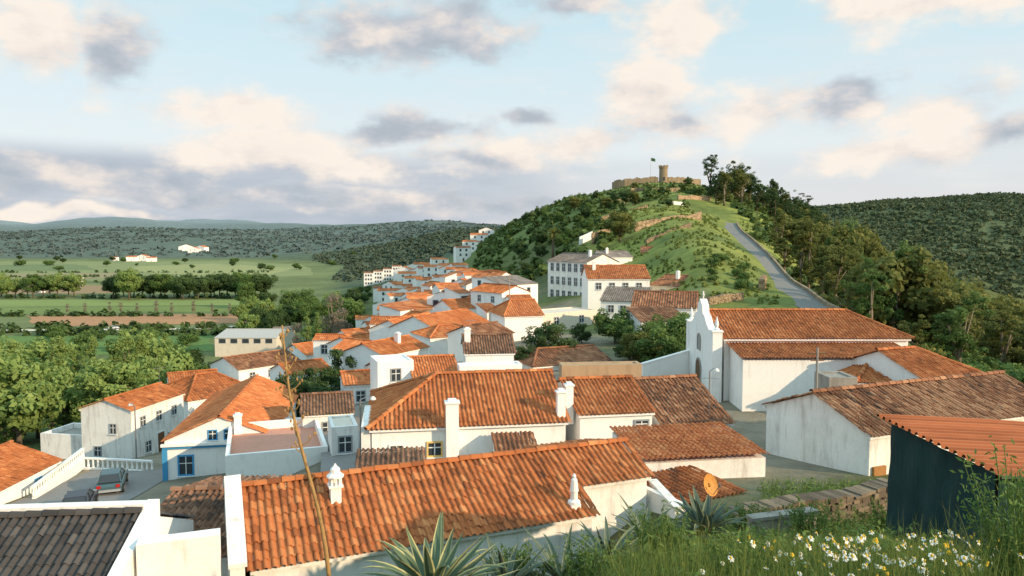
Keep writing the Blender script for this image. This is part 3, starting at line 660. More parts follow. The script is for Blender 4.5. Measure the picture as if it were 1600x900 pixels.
fence_wall('short broken concrete wall in the weeds below the stone wall', P(1172, 812, 17.2)+Vector((0, 0, -.7)), P(1272, 800, 17.6)+Vector((0, 0, -.7)), .7, .22, 'concrete', 'concrete_wall')
fence_wall('weathered white yard wall right of the long outbuilding', P(1020, 752, 27.2)+Vector((0, 0, -1.2)), P(1060, 795, 24.6)+Vector((0, 0, -1.2)), 1.2, .25, 'worn')
mb = MB(); nq = 14; vs = []
for i in range(nq+1):
    for j in range(nq+1):
        xx = -31+7*i/nq; yy_ = 40+13.4*j/nq; vs.append((xx, yy_, G(xx, yy_)+.04))
mb.add(vs, [(i*(nq+1)+j, (i+1)*(nq+1)+j, (i+1)*(nq+1)+j+1, i*(nq+1)+j+1) for i in range(nq) for j in range(nq)])
props(mb.build('pavement', 'cobble'), 'grey paved square beside the blue trimmed house', 'pavement', kind='structure')
strip('street', [((p-800)/F*d, d) for p, d in ((560, 38), (548, 50), (540, 64), (560, 82), (640, 92), (740, 100), (772, 112), (775, 135), (745, 170), (712, 220), (690, 300), (668, 400))], 4.2, 'cobble', .15, 'narrow grey street winding up through the white houses', 'street')

# --- middle and upper town
def H4(label, a, bb, W, H, kind='gable', pitch=.38, tile='orange', wall='white', wf=0, wl=0, wr=0, ww=.7, wh=.9, hl=0, hr=0, chim=0, par=.3, name='white_house', found=3.5, lod=None, oh=.2, floors=1, fr='grey_frame', rf=.5, bias=0, floor='buff'):
    A = P(*a); B = Vector(((bb[0]-800)/F*bb[1], bb[1], A.z))
    h = House(label, A, B, H, name=name, cat='house', wall=wall, found=found, lod=lod)
    h.block(kind, W=W, pitch=pitch, tile=tile, hl=hl, hr=hr, par=par, oh=oh, rf=rf, bias=bias, jit=1.0, floor=floor)
    for f_ in range(floors):
        zc = H-1.1-f_*2.7
        if wf: h.wins('f', wf, zc, ww, wh, fr)
        if wl: h.wins('l', wl, zc, ww, wh, fr)
        if wr: h.wins('r', wr, zc, ww, wh, fr)
    if chim:
        x = h.L*chim; zt = H+W*.5*pitch if kind != 'flat' else H; h.chimney(x, W*.35, H-.3, zt+.6, .5)
    h.done(); return h
H4('white cube house with one square grey framed window', (590, 566, 57), (645, 58), 3.5, 3.6, 'flat', wf=1, ww=.7, wh=.9, par=.1, floor='white')
H4('white house with small bright orange roof beside the white cube house', (645, 596, 56.5), (722, 57.5), 7, 2.6, tile='bright')
H4('white house with dark brown roof above the hipped house', (724, 553, 60), (807, 60.5), 5.6, 3.2, tile='brown', pitch=.42, chim=.1)
H4('low white terrace block under the dark brown roof house', (718, 572, 57.5), (816, 58.5), 1.6, 2.4, 'flat', par=.12, floor='white')
H4('low house with patchy brown hipped roof right of the round tree', (832, 574, 66), (960, 69.5), 7, 2.6, 'hip', .30, 'old', hl=2.2, hr=0, wf=1)
H4('long buff building with flat parapet beneath the tall grey house', (800, 494, 92), (933, 101), 5, 5, 'flat', wall='buff', wf=3, par=.15, name='buff_house')
H4('white house with red orange roof in front of the buff building', (787, 495, 89), (852, 90.5), 8, 3.6, pitch=.42, tile='bright', hl=2, kind='hip')
H4('tall three storey whitish house with rows of windows and grey roof', (854, 408, 151), (917, 139), 8, 8.8, pitch=.40, tile='grey', wf=6, wr=2, floors=3, wall='worn', ww=.9, wh=1.4, lod=1, chim=.8)
H4('big white house with orange roof right of the tall grey roofed house', (917, 436, 112), (1018, 112), 10.4, 5.2, pitch=.36, wf=4, chim=.15, tile='orange')
H4('pale house with sheet grey lean-to roof below the big orange roof', (936, 470, 103), (1012, 101), 6, 3.2, 'shed', .28, 'grey', wf=3)
H4('long ochre house with weathered brown roof under the grassy mound', (1012, 445, 119), (1094, 111), 9, 3.8, pitch=.34, tile='old', wall='buff', wf=2, chim=.35)
H4('white gabled house with dull brown roof left of the grass bank', (985, 480, 88), (1092, 86), 9, 3.8, pitch=.36, tile='old', wf=2, bias=-.05)
H4('low old shed with brown roof above the garden trees', (1000, 503, 78), (1080, 79), 5, 2.4, 'shed', .24, 'old', wall='worn', wf=1)
H4('ruined stone house with sagging brown roof on the hillside', (1000, 395, 166), (1064, 164), 8, 3.2, pitch=.34, tile='old', wall='tan', wf=2, name='stone_house', lod=1)
H4('grey roofed white cottage behind the tall house', (940, 402, 158), (990, 160), 7, 3, pitch=.36, tile='grey', chim=.3)
H4('white block house with slanted top beside the main street', (788, 446, 127), (843, 133), 6, 5.4, 'shed', .22, 'grey', wf=2, floors=1)
H4('white house with orange roof left of the slanted white block', (733, 454, 122), (784, 115), 6, 5, pitch=.36, wf=2)
H4('upper white house with small orange roof at the bend of the street', (735, 433, 148), (778, 144), 6, 5, pitch=.36, wf=2)
H4('white house with broad bright orange roof facing the street', (688, 519, 95), (770, 106), 9, 3.6, pitch=.40, tile='bright', wf=2, hl=0)
H4('white house with steep orange roof left of the broad orange roof', (638, 518, 99), (700, 110), 6.5, 3.8, pitch=.42, tile='bright', wf=1)
H4('low white house with bright orange hipped roof in the middle of town', (671, 529, 84), (748, 87), 6, 2.8, 'hip', .36, 'bright', hl=2.4, hr=2.4)
H4('white house with dark orange roof along the lower lane', (600, 557, 75), (672, 82), 6, 3, pitch=.36, tile='orange', chim=.6, wf=1)
H4('tall plain white house end rising above the orange roofs', (626, 486, 128), (682, 138), 5, 5.8, 'shed', .2, 'orange', wf=2)
H4('small white house with orange roof left of the lower lane', (555, 543, 100), (602, 105), 6, 3.6, pitch=.38, wf=1)
H4('white house with orange front gable beside the dark garden tree', (556, 550, 82), (600, 86), 4, 3.0, 'front', .4, tile='bright', wf=1)
H4('white cottage with orange roof lower left of the dark garden tree', (478, 556, 112), (540, 118), 7, 3.2, pitch=.4, tile='bright', wf=2)
H4('white cottage with faded roof behind the first lower cottage', (545, 528, 128), (592, 132), 6, 3.6, pitch=.36, wf=2)
H4('white house with pale orange roof nearest the bare poplars', (500, 541, 140), (548, 143), 7, 3.6, pitch=.38, wf=2)
H4('house with broad brown orange hipped roof behind the blue trimmed house', (292, 628, 76), (402, 82), 9, 3, 'hip', .42, 'orange', hl=3, hr=3, bias=-.1)
H4('small house with orange roof at the edge of the left trees', (264, 602, 92), (340, 95), 6, 3, pitch=.34, wf=2)
H4('white house with dusty brown roof below the warehouse', (372, 579, 100), (470, 108), 8, 3.4, pitch=.34, tile='old', wf=3)
H4('white house with grey wall and orange roof beside the leaning stalk', (452, 588, 86), (520, 90), 6, 3, pitch=.36, tile='orange', wf=2)
H4('low white yard building with brown roof left of the middle lane', (468, 650, 52), (552, 53), 6, 2.8, 'gable', .3, 'brown', wall='worn', wf=1)
H4('narrow white yard house below the brown roofed yard building', (518, 668, 44), (556, 44.5), 3, 2.6, 'flat', par=.12, wall='worn', wf=1)
H4('white house with low orange roof behind the middle lane', (535, 603, 66), (590, 67), 5, 3, 'gable', .34, 'bright', wf=1)
H4('white house with orange roof squeezed between lane and orange front gable', (600, 585, 68), (652, 70), 5, 3.2, tile='orange', wf=1)
H4('pale cottage with brown roof right of the low orange hipped roof', (752, 528, 76), (806, 80), 5.5, 3, pitch=.36, tile='old', wf=1)
H4('white house with orange roof directly above the broad orange roof', (706, 484, 118), (766, 122), 7, 4.3, pitch=.38, wf=2)
H4('white house with wide orange roof above the steep orange roof', (655, 476, 140), (718, 150), 7, 4.9, pitch=.36, tile='bright', wf=2)
H4('tall white gable front on the left side of the main street', (742, 470, 128), (772, 129), 8, 5.4, 'front', .45, tile='orange', wf=1)
H4('white gable front with orange roof above the lower lane', (612, 525, 112), (640, 113), 7, 4.6, 'front', .45, tile='bright', wf=1)
H4('narrow white gable front left of the broad orange roof', (664, 500, 118), (692, 120), 8, 4.9, 'front', .45, tile='orange', wf=1)
H4('white two storey house front between the two upper orange roofs', (716, 458, 134), (738, 136), 5, 6.5, 'shed', .2, 'orange', wf=2)
H4('plain white block house above the main street bend', (770, 430, 150), (796, 152), 6, 5.6, 'front', .4, tile='bright', wf=1)
H4('tall white gable house at the lower left of the crowded town', (574, 520, 116), (612, 117), 7, 5.4, 'front', .42, tile='orange', wf=2)
H4('big white two storey house with orange roof above the crowded town', (686, 452, 158), (722, 160), 6, 7, 'gable', .34, 'bright', wf=2, floors=2)
H4('big white house with plain front far up the middle of town', (640, 466, 172), (676, 175), 6, 7.4, 'gable', .34, 'orange', wf=2, floors=2)
H4('white two storey gable house near the far street houses', (672, 448, 205), (702, 208), 7, 7.2, 'front', .4, tile='orange', wf=2, floors=2)
H4('bright white house with low roof beneath the slanted white block', (798, 472, 112), (836, 113), 5, 4.6, 'gable', .32, 'bright', wf=2)
H4('white house wall with shallow roof at the right of the main street', (760, 488, 106), (786, 107), 5, 4.4, 'shed', .18, 'orange', wf=1)
h = H4('large pale grey warehouse with low sheet roof at the valley edge', (334, 528, 250), (430, 250), 22, 7.5, 'gable', .16, 'grey', wall='buff', wf=5, ww=2.2, wh=1.4, name='warehouse')
h.roof.data.materials[0] = M['sheet_roof']
H4('second smaller warehouse shed right of the large warehouse', (430, 520, 285), (457, 288), 14, 6, 'gable', .2, 'grey', wall='buff', name='warehouse')
for lab, p, q, hh in (('tan ruined terrace wall on the hill above the mound', gp(992, 203), gp(1094, 207), 2.6), ('short tan ruined wall left of the hill terrace', gp(925, 206), gp(952, 208), 3.0), ('thin ruined wall fragment standing beside the road', gp(1190, 108), gp(1195, 113), 1.8), ('stony retaining wall at the foot of the grass mound', gp(1108, 96), gp(1160, 99), 1.1), ('long stony terrace wall halfway up the castle hill', gp(935, 240), gp(1010, 248), 1.6), ('stony terrace wall below the castle gate', gp(985, 330), gp(1062, 340), 2.0), ('tan broken wall on the left shoulder of the castle hill', gp(955, 300), gp(985, 302), 2.4), ('stony garden wall behind the ruined hillside house', gp(1010, 176), gp(1078, 180), 1.4), ('long tan terrace wall under the castle road', gp(1058, 286), gp(1108, 292), 1.8)):
    fence_wall(lab, p, q, hh, .7, 'tan' if 'tan' in lab else 'stone', 'ruined_wall')
for lab, p, q, hh in (('long white wall below the castle path', gp(1040, 268), gp(1066, 270), 1.2), ('white wall beside the palm tree', gp(905, 212), gp(925, 214), 2.2)):
    fence_wall(lab, p, q, hh, .4, 'white')

ORD = ['first', 'second', 'third', 'fourth', 'fifth', 'sixth', 'seventh', 'eighth', 'ninth', 'tenth', 'eleventh', 'twelfth', 'thirteenth', 'fourteenth']
def far_cluster(items, where, grp, spin=.4, k=1.1):
    items = sorted(items)
    for i, (px, D, w, H) in enumerate(items):
        w *= k*random.uniform(.8, 1.1); H *= random.uniform(1.15, 1.65)
        p = gp(px, D); ang = random.uniform(-spin, spin); e = Vector((math.cos(ang), math.sin(ang), 0))
        A = Vector((p.x-w/2, p.y, p.z+H)); h = House('%s from the left of the small white houses %s' % (ORD[i], where), A, A+e*w, H, group=grp, lod=2 if D > 170 else None)
        kd = random.choice(['gable', 'gable', 'front', 'front', 'hip'])
        h.block(kd, W=w*random.uniform(.55, .75), pitch=.34, tile=random.choice(['orange', 'bright', 'bright', 'old']), oh=.15, hr=w*.3 if kd == 'hip' else 0)
        for zz_ in ((H-1.3,) if H < 5.2 else (H-1.3, H-4.0)):
            h.win('f', w*.28, zz_, .9, 1.2, 'grey_frame'); h.win('f', w*.66, zz_, .9, 1.2, 'grey_frame')
        h.door('f', w*.47, 1., 1.9); h.done()
far_cluster([(624, 400, 9, 5), (636, 430, 10, 6), (646, 385, 9, 5), (657, 350, 8, 5), (668, 400, 9, 6), (640, 350, 8, 5), (630, 460, 11, 6), (652, 440, 10, 5), (660, 470, 10, 6), (645, 500, 11, 6)], 'ending the lower street', 'far lower street houses')
far_cluster([(682, 330, 8, 5), (692, 300, 8, 6), (703, 340, 9, 5), (676, 380, 9, 6), (712, 290, 7, 5), (698, 380, 9, 5), (720, 330, 8, 5), (688, 430, 9, 6), (672, 300, 8, 5), (706, 260, 8, 5)], 'stepping up the far street', 'far upper street houses')
far_cluster([(662, 260, 8, 5), (680, 240, 8, 5), (700, 225, 8, 5), (718, 205, 8, 5), (733, 190, 7, 5), (652, 290, 8, 5), (640, 230, 9, 5), (662, 205, 8, 5), (688, 190, 8, 5), (708, 178, 8, 5)], 'midway along the winding street', 'midway street houses')
far_cluster([(612, 116, 8, 4.2), (640, 158, 8, 5), (664, 170, 8, 5), (585, 150, 8, 4.4), (575, 175, 8, 4.6), (612, 190, 9, 5), (560, 118, 7, 4), (528, 165, 8, 4.5), (600, 165, 8, 4.6), (632, 185, 8, 5), (518, 105, 7, 4), (645, 132, 8, 4.6)], 'packed around the lower lane', 'lower lane houses', .6, 1.)
far_cluster([(590, 130, 7, 4), (572, 138, 7, 4), (625, 143, 7, 4.4), (690, 138, 7, 4.6), (730, 160, 7, 4.6), (752, 160, 7, 5), (768, 172, 7, 5), (720, 178, 7, 5), (540, 147, 7, 4), (655, 190, 8, 5), (748, 185, 7, 5), (680, 165, 7, 5)], 'crowding beside the main street', 'main street houses', .7, 1.)
far_cluster([(482, 128, 7, 4), (508, 132, 7, 4), (520, 185, 8, 4.4), (470, 150, 7, 4), (560, 200, 8, 4.4), (590, 215, 8, 4.6), (610, 240, 9, 5), (628, 270, 9, 5), (578, 240, 9, 5), (600, 290, 9, 5)], 'along the lower valley edge', 'valley edge houses', .6, 1.05)
far_cluster([(648, 320, 8, 5), (618, 330, 9, 5), (632, 305, 8, 5), (605, 350, 9, 5), (612, 380, 10, 5.5), (598, 400, 10, 5.5), (666, 330, 8, 5), (684, 280, 8, 5), (698, 250, 7, 5), (672, 220, 8, 5), (646, 208, 8, 5), (728, 240, 7, 5)], 'filling the far town', 'far town houses', .7, 1.1)
far_cluster([(725, 420, 9, 5), (735, 450, 9, 5), (748, 470, 10, 5), (760, 480, 9, 4.5)], 'on the wooded castle flank', 'flank houses')
far_cluster([(205, 1380, 22, 7), (222, 1390, 20, 6), (236, 1360, 18, 6), (178, 1400, 14, 5)], 'beyond the far meadow', 'far farm buildings left')
far_cluster([(290, 1700, 26, 8), (302, 1650, 22, 7), (314, 1690, 24, 7)], 'on the rise behind the meadow', 'far farm buildings right')
far_cluster([(118, 640, 7, 5), (60, 560, 6, 4)], 'among the valley fields', 'field sheds')
for i, (p, D) in enumerate(((568, 560), (583, 562), (598, 564), (612, 566))):
    q = gp(p, D); A = Vector((q.x, q.y, q.z+10)); h = House(ORD[i]+' from the left of the tall white apartment blocks beyond the lower town', A, A+Vector((7.2, .6, 0)), 10, 'apartment_block', 'apartment block', lod=2, group='white apartment blocks')
    h.block('gable', W=9, pitch=.2, tile='old', oh=.1)
    for zz_ in (8.3, 5.3, 2.3): h.wins('f', 3, zz_, 1, 1.3, 'grey_frame')
    h.done()

# ------------------------------------------------------------------ castle
cz = G((1030-800)/F*450, 450)
cr = empty('castle', ((1030-800)/F*450, 450, cz-.9), 0, 'ruined stone castle with round tower on the hilltop', 'castle')
def cren(pts, name):
    mb = MB()
    for (p, q, ha, hb) in pts:
        p, q = Vector(p), Vector(q); d = (q-p); L = d.length; d.normalize(); n = Vector((-d.y, d.x, 0))
        k = max(3, int(L/1.3))
        for i in range(k):
            hh = ha+(hb-ha)*(i+.5)/k+random.uniform(-.8, .3)
            mb.obox(p, d, n, L*i/k, L*(i+1)/k, 0, 1.4, -8, hh, random.uniform(.35, .65))
    return mb.build(name, 'stone', cr)
cren([((-28, 0, 0), (-22, -3, 0), 3.6, 4.8), ((-22, -3, 0), (-2, -4, 0), 5.0, 5.8)], 'curtain_wall'); cren([((4, -4, 0), (14, -2, 0), 6.4, 5.6), ((14, -2, 0), (24, 2, 0), 5.8, 5.0)], 'curtain_wall'); cren([((-28, 0, 0), (-20, 14, 0), 3, 5), ((-20, 14, 0), (20, 14, 0), 5, 5), ((20, 14, 0), (24, 2, 0), 5, 5)], 'curtain_wall')
mb = MB(); mb.lathe((1.2, -3, -4), [(2.9, 0), (2.6, 8), (2.5, 14.8), (2.8, 14.9), (2.8, 15.8), (2.2, 15.8), (2.2, 15.2), (0.1, 15.2)], 16)
for i in range(8):
    th = i*math.pi/4; mb.box(1.2+2.45*math.cos(th)-.45, -3+2.45*math.sin(th)-.45, 11.8, 1.2+2.45*math.cos(th)+.45, -3+2.45*math.sin(th)+.45, 12.6)
tw = mb.build('tower', 'stone', cr); mb = MB(); mb.box(.7, -5.75, 3.5, 1.7, -5.3, 5.5); mb.build('window', 'glass', tw)
fp = empty('flagpole', ((1015-800)/F*455, 455, G((1015-800)/F*455, 455)), 0, 'flagpole with dark flag flying beside the castle tower', 'flagpole')
mb = MB(); mb.tube([(0, 0, -1), (0, 0, 17.5)], [.16, .09]); mb.build('pole', 'metal', fp)
mb = MB(); vs = []
for i in range(7):
    for j in range(2): vs.append((.1+.45*i, .25*math.sin(i*1.1), 17.3-1.9*j-.12*i))
mb.add(vs, [(2*i, 2*i+1, 2*i+3, 2*i+2) for i in range(6)]); mb.build('flag', 'flag_green', fp)

# ------------------------------------------------------------------ vegetation
def rdir(n):
    v = rng.normal(size=(n, 3)); return v/np.linalg.norm(v, axis=1, keepdims=True)
def leafquads(c, size, asp=.6, nrm=None, rnd=.75):
    n = len(c)
    if nrm is None: N_ = rdir(n)
    else:
        N_ = nrm/(np.linalg.norm(nrm, axis=1, keepdims=True)+1e-9)+rnd*rdir(n); N_ /= np.linalg.norm(N_, axis=1, keepdims=True)+1e-9
    a = np.cross(N_, rdir(n)); a /= np.linalg.norm(a, axis=1, keepdims=True)+1e-9; b = np.cross(N_, a)
    s = (np.broadcast_to(size, (n,))*rng.uniform(.6, 1.3, n))[:, None]
    return np.stack([c-a*s, c+b*s*asp, c+a*s, c-b*s*asp], 1)
def crown(cl, crad, nper, leaf):
    N = len(cl); d = rdir(N*nper); rr = rng.uniform(.25, 1, (N*nper, 1))**.45
    c0 = np.repeat(cl, nper, 0); r0 = np.repeat(crad, nper)[:, None]
    c = c0+d*rr*r0*np.array([1, 1, .8])
    zmin, zmax = c[:, 2].min(), c[:, 2].max()
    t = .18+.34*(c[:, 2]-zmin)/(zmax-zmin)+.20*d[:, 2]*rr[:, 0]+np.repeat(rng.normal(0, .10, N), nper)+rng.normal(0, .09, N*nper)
    ctr = cl.mean(0); o_ = c-ctr; o_ /= np.linalg.norm(o_, axis=1, keepdims=True)+1e-6
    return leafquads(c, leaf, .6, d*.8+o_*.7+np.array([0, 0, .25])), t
def make_tree(kind, mat, bark='bark'):
    rt = empty(kind+'_tree', (0, 0, 0)); mb = MB()
    if kind == 'broad':
        N = 42; d = rdir(N); cl = d*np.array([2.5, 2.5, 2.1])*rng.uniform(.45, 1, (N, 1))+np.array([0, 0, 3.6]); cl = cl[cl[:, 2] > 1.3]; r = rng.uniform(.55, 1.05, len(cl)); lf, n = .18, 100; trunk = 2.6
    elif kind == 'round':
        N = 44; d = rdir(N); cl = d*np.array([2.3, 2.3, 2.0])*rng.uniform(.5, 1, (N, 1))+np.array([0, 0, 2.3]); cl = cl[cl[:, 2] > .3]; r = rng.uniform(.5, .85, len(cl)); lf, n = .13, 125; trunk = 1.6
    elif kind == 'gum':
        cl = []
        for k in range(10):
            th = rng.uniform(0, 6.28); rad = rng.uniform(.3, 2.3); zc = rng.uniform(2.4, 12.6)
            for _ in range(7): cl.append(np.array([rad*math.cos(th), rad*math.sin(th), zc])+rng.normal(0, .7, 3)*np.array([1, 1, 1.4]))
        cl = np.array(cl); cl = cl[cl[:, 2] > .8]; r = rng.uniform(.4, .85, len(cl)); lf, n = .16, 85; trunk = 8
    elif kind == 'poplar':
        zz_ = rng.uniform(.9, 10.2, 60); w = 1.25*np.sin(np.clip((zz_-.2)/10.6, 0.06, .97)*math.pi)**.8; th = rng.uniform(0, 6.28, 60); q = rng.uniform(.1, 1, 60)
        cl = np.stack([w*q*np.cos(th), w*q*np.sin(th), zz_], -1); r = rng.uniform(.28, .58, 60); lf, n = .105, 85; trunk = 6
    elif kind == 'bare':
        zz_ = rng.uniform(2.0, 9.2, 40); w = 1.7*np.sin(np.clip((zz_-1.2)/8.8, .05, .97)*math.pi)**.7; th = rng.uniform(0, 6.28, 40); q = rng.uniform(.2, 1, 40)
        cl = np.stack([w*q*np.cos(th), w*q*np.sin(th), zz_], -1); r = rng.uniform(.5, .9, 40); lf, n = .13, 44; trunk = 7
    elif kind == 'bush':
        N = 22; d = rdir(N); d[:, 2] = abs(d[:, 2]); cl = d*np.array([1.3, 1.3, 1.2])*rng.uniform(.3, 1, (N, 1))+np.array([0, 0, .6]); r = rng.uniform(.4, .7, N); lf, n = .15, 60; trunk = .9
    H = cl[:, 2].max()
    mb.tube([(0, 0, -.6), (.05, .03, trunk*.4), (-.08, .06, trunk*.75), (0, .05, trunk)], [.022*H+.06, .018*H+.04, .013*H+.03, .006*H+.02], 7)
    for i in rng.choice(len(cl), min(9, len(cl)), replace=False):
        z0 = trunk*rng.uniform(.35, .95); p = cl[i]; md = (np.array([0, 0, z0])+p)/2+np.array([0, 0, -.12])
        mb.tube([(0, 0, z0), md, p], [.009*H+.02, .006*H+.015, .012], 5)
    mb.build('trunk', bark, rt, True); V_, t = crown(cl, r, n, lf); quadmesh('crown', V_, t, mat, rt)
    rt['H'] = float(H+.5); return rt
PR = {}
def proto(key, kind, mat, n=2, bark='bark'):
    PR[key] = [make_tree(kind, mat, bark) for _ in range(n)]
proto('gum', 'gum', 'l_olive', 4, 'palebark'); proto('broad', 'broad', 'l_green', 3); proto('dark', 'broad', 'l_dark', 3); proto('light', 'broad', 'l_light', 2)
proto('poplar', 'poplar', 'l_light', 4); proto('bare', 'bare', 'l_bare', 2, 'palebark'); proto('bush', 'bush', 'l_green', 2); proto('olive', 'broad', 'l_olive', 2)
proto('round', 'round', 'l_dark', 2); proto('rgreen', 'round', 'l_green', 2); proto('rolive', 'round', 'l_olive', 1); proto('gumdark', 'gum', 'l_dark', 2); proto('gumgreen', 'gum', 'l_green', 2, 'palebark'); proto('obush', 'bush', 'l_olive', 2)
NM = {'gum': 'eucalyptus_tree', 'broad': 'broadleaf_tree', 'dark': 'evergreen_tree', 'light': 'broadleaf_tree', 'poplar': 'poplar_tree', 'bare': 'bare_tree', 'bush': 'bush', 'olive': 'olive_tree', 'round': 'evergreen_tree', 'rgreen': 'broadleaf_tree', 'rolive': 'olive_tree', 'gumdark': 'eucalyptus_tree', 'gumgreen': 'eucalyptus_tree', 'obush': 'bush'}
USED = []
def tree(key, p, hgt, label, group=None, wid=1.):
    pr = random.choice(PR[key]); H = pr['H']
    if pr in USED: o = copy_tree(pr)
    else: o = pr
    o.name = NM[key]; s = hgt/H; o.location = p; o.scale = (s*wid, s*wid, s); o.rotation_euler = (0, 0, random.uniform(0, 6.28))
    if 'group' in o: del o['group']
    props(o, label, 'bush' if 'bush' in key else 'tree', group)
    USED.append(o); return o
tree('round', gp(866, 73), 3.9, 'round dark green tree beside the buff building', wid=1.35)
tree('round', gp(910, 84), 2.4, 'small dark tree right of the round tree')
tree('rgreen', gp(962, 82), 4.0, 'green tree in front of the pale lean-to house', wid=1.1)
tree('rolive', gp(1012, 66), 3.6, 'sunlit bushy tree in the garden left of the church, nearest the brown hipped roof', wid=1.2)
tree('rgreen', gp(1040, 64), 4.0, 'sunlit bushy tree in the garden behind the white church wall', wid=1.2)
tree('rgreen', gp(1066, 67), 4.6, 'green tree touching the church facade', wid=1.1)
tree('round', gp(985, 70), 2.8, 'low dark tree behind the brown hipped roof', wid=1.2)
for i, (p, D, hh) in enumerate(((1000, 73, 3.0), (1024, 71, 3.4), (1050, 73, 3.8))): tree('rgreen', gp(p, D), hh, '%s from the left of the garden trees below the old brown shed' % ORD[i], wid=1.2)
tree('round', gp(541, 78), 5.0, 'dark garden tree between the orange roofed cottages')
for i, (p, D, hh) in enumerate(((432, 72, 4.5), (455, 70, 4.8), (478, 66, 4.2), (500, 74, 4.0))): tree('round', gp(p, D), hh, '%s from the left of the dark trees behind the blue trimmed house' % ORD[i])
tree('round', gp(820, 70), 2.2, 'small dark tree left of the round tree')
tree('rgreen', gp(590, 95), 3.2, 'green tree beside the lower lane')
L1 = 'tall pale green tree in the thicket left of the town'
for i in range(72):
    px = random.uniform(-60, 256); D = random.uniform(84, 170)
    if px > 110 and D < 90: D += 20
    tree(random.choice(['poplar', 'poplar', 'poplar', 'poplar', 'light']), gp(px, D), random.uniform(9, 15.5)*(1.05 if D > 100 else .8), L1, 'thicket trees left of the town', wid=random.uniform(.9, 1.15))
for i in range(14):
    px = random.uniform(255, 326); D = random.uniform(150, 215)
    tree(random.choice(['dark', 'broad']), gp(px, D), random.uniform(5, 8), 'dark green tree beside the warehouse yard', 'warehouse yard trees')
for i in range(26):
    px = 172+i*9.6+random.uniform(-4, 4); tree(random.choice(['dark', 'dark', 'broad']), gp(px, 505+random.uniform(-14, 20)), random.uniform(13, 18), 'dark tree in the long row across the valley fields', 'valley row trees', wid=1.0)
tree('light', gp(200, 488), 22, 'largest pale tree at the left end of the valley row', wid=.9)
for i in range(13):
    px = -40+i*13+random.uniform(-4, 4); tree(random.choice(['dark', 'light', 'broad', 'bare']), gp(px, 520+random.uniform(-20, 20)), random.uniform(12, 18), 'tree in the short row at the left of the valley', 'left valley row trees')
for i in range(28):
    px = 375+i*6.8+random.uniform(-6, 6); D = random.uniform(290, 430) if px < 465 else random.uniform(240, 400); tree(random.choice(['dark', 'broad', 'broad', 'light']), gp(px, D), random.uniform(9, 15), 'bushy tree in the grove right of the ploughed strip', 'grove trees by the valley road')
for i, (p, D, hh) in enumerate(((462, 205, 13), (478, 198, 16), (494, 210, 15), (520, 200, 19), (534, 212, 14))): tree('bare' if i not in (1, 2) else 'poplar', gp(p, D), hh, '%s from the left of the pale slender poplars above the lower town' % ORD[i])
for i in range(11): tree('bare', gp(105+i*28+random.uniform(-8, 8), 392), random.uniform(6, 8), 'small leafless tree lining the ploughed strip', 'leafless trees on the ploughed strip')
for i in range(26):
    px = random.uniform(-60, 560); D = random.choice([980, 1150, 1300, 1420])+random.uniform(-40, 40); tree(random.choice(['broad', 'bush', 'dark']), gp(px, D), random.uniform(5, 10), 'far tree scattered over the valley meadow', 'far meadow trees', wid=1.4)
for i in range(22):
    px = random.uniform(555, 660); D = random.uniform(400, 500) if px < 625 else random.uniform(150, 230); tree(random.choice(['dark', 'broad']), gp(px, D), random.uniform(3.5, 6), 'green tree between the lower town and the valley', 'trees below the lower town')
for i in range(22):
    px = random.uniform(-40, 330); D = random.uniform(240, 300); tree(random.choice(['bush', 'bush', 'broad']), gp(px, D), random.uniform(2.5, 6), 'low bush on the meadow below the valley road', 'meadow bushes')
RD = [74, 81, 88, 95, 105, 117, 131, 147, 165, 189, 215, 240]; RX = [1322, 1308, 1290, 1270, 1250, 1231, 1213, 1196, 1177, 1160, 1147, 1138]
n = 0
while n < 140:
    px = random.uniform(1200, 1720); D = random.uniform(72, 240)
    rpx = np.interp(D, RD, RX)
    if px < rpx+3.9*F/D or (px < 1335 and D < 84): continue
    q = gp(px, D); top = np.interp(px, [1200, 1300, 1400, 1500, 1600, 1720], [314, 325, 368, 420, 470, 525])+random.uniform(0, 55)
    if px < rpx+9*F/D and D < 120: top += 55
    zt = -(top-375)/F*D; hh = zt-q.z
    if hh < 4: continue
    hh = min(hh, 20)
    tree(random.choice(['gum', 'gum', 'gum', 'gumgreen', 'olive']), q, hh, 'sunlit olive green eucalyptus on the wooded slope right of the road', 'eucalyptus slope trees', wid=min(1.3, 15/hh)); n += 1
for i in range(48):
    px = random.uniform(1102, 1290); D = random.uniform(285, 360); tree(random.choice(['gumdark', 'gum', 'gumdark', 'gumdark']), gp(px, D), random.uniform(11, 18)*(1 if px < 1190 else .8), 'dark eucalyptus on the skyline right of the castle', 'skyline eucalyptus trees', wid=1.25)
for i in range(44):
    px = random.uniform(812, 1090); D = random.uniform(195, 385)
    if px > 985 and D < 225: continue
    tree(random.choice(['round', 'rgreen', 'olive', 'dark', 'round']), gp(px, D), random.uniform(3.0, 6.5), 'rounded tree on the green flank below the castle', 'castle flank trees')
tree('olive', gp(968, 196), 8, 'large bushy tree left of the tan terrace wall', wid=1.2)
for i in range(12):
    px = random.uniform(1110, 1175); D = random.uniform(104, 128); tree('bush', gp(px-10, D), random.uniform(.9, 1.8), 'low bush on the grass bank beside the hill road', 'bank bushes')
for i in range(46):
    px = random.uniform(1345, 1660); tree(random.choice(['obush', 'bush', 'bush']), gp(px, random.uniform(60, 92)), random.uniform(2, 4.2), 'low bush at the foot of the eucalyptus slope', 'slope foot bushes')
pp = gp(863, 205); pl = empty('palm_tree', pp, 0, 'tall palm tree with golden fronds on the hillside', 'tree')
mb = MB(); mb.tube([(0, 0, -1), (.2, 0, 4), (.1, 0, 8)], [.4, .33, .3], 8); mb.build('trunk', 'bark', pl, True)
fr = []
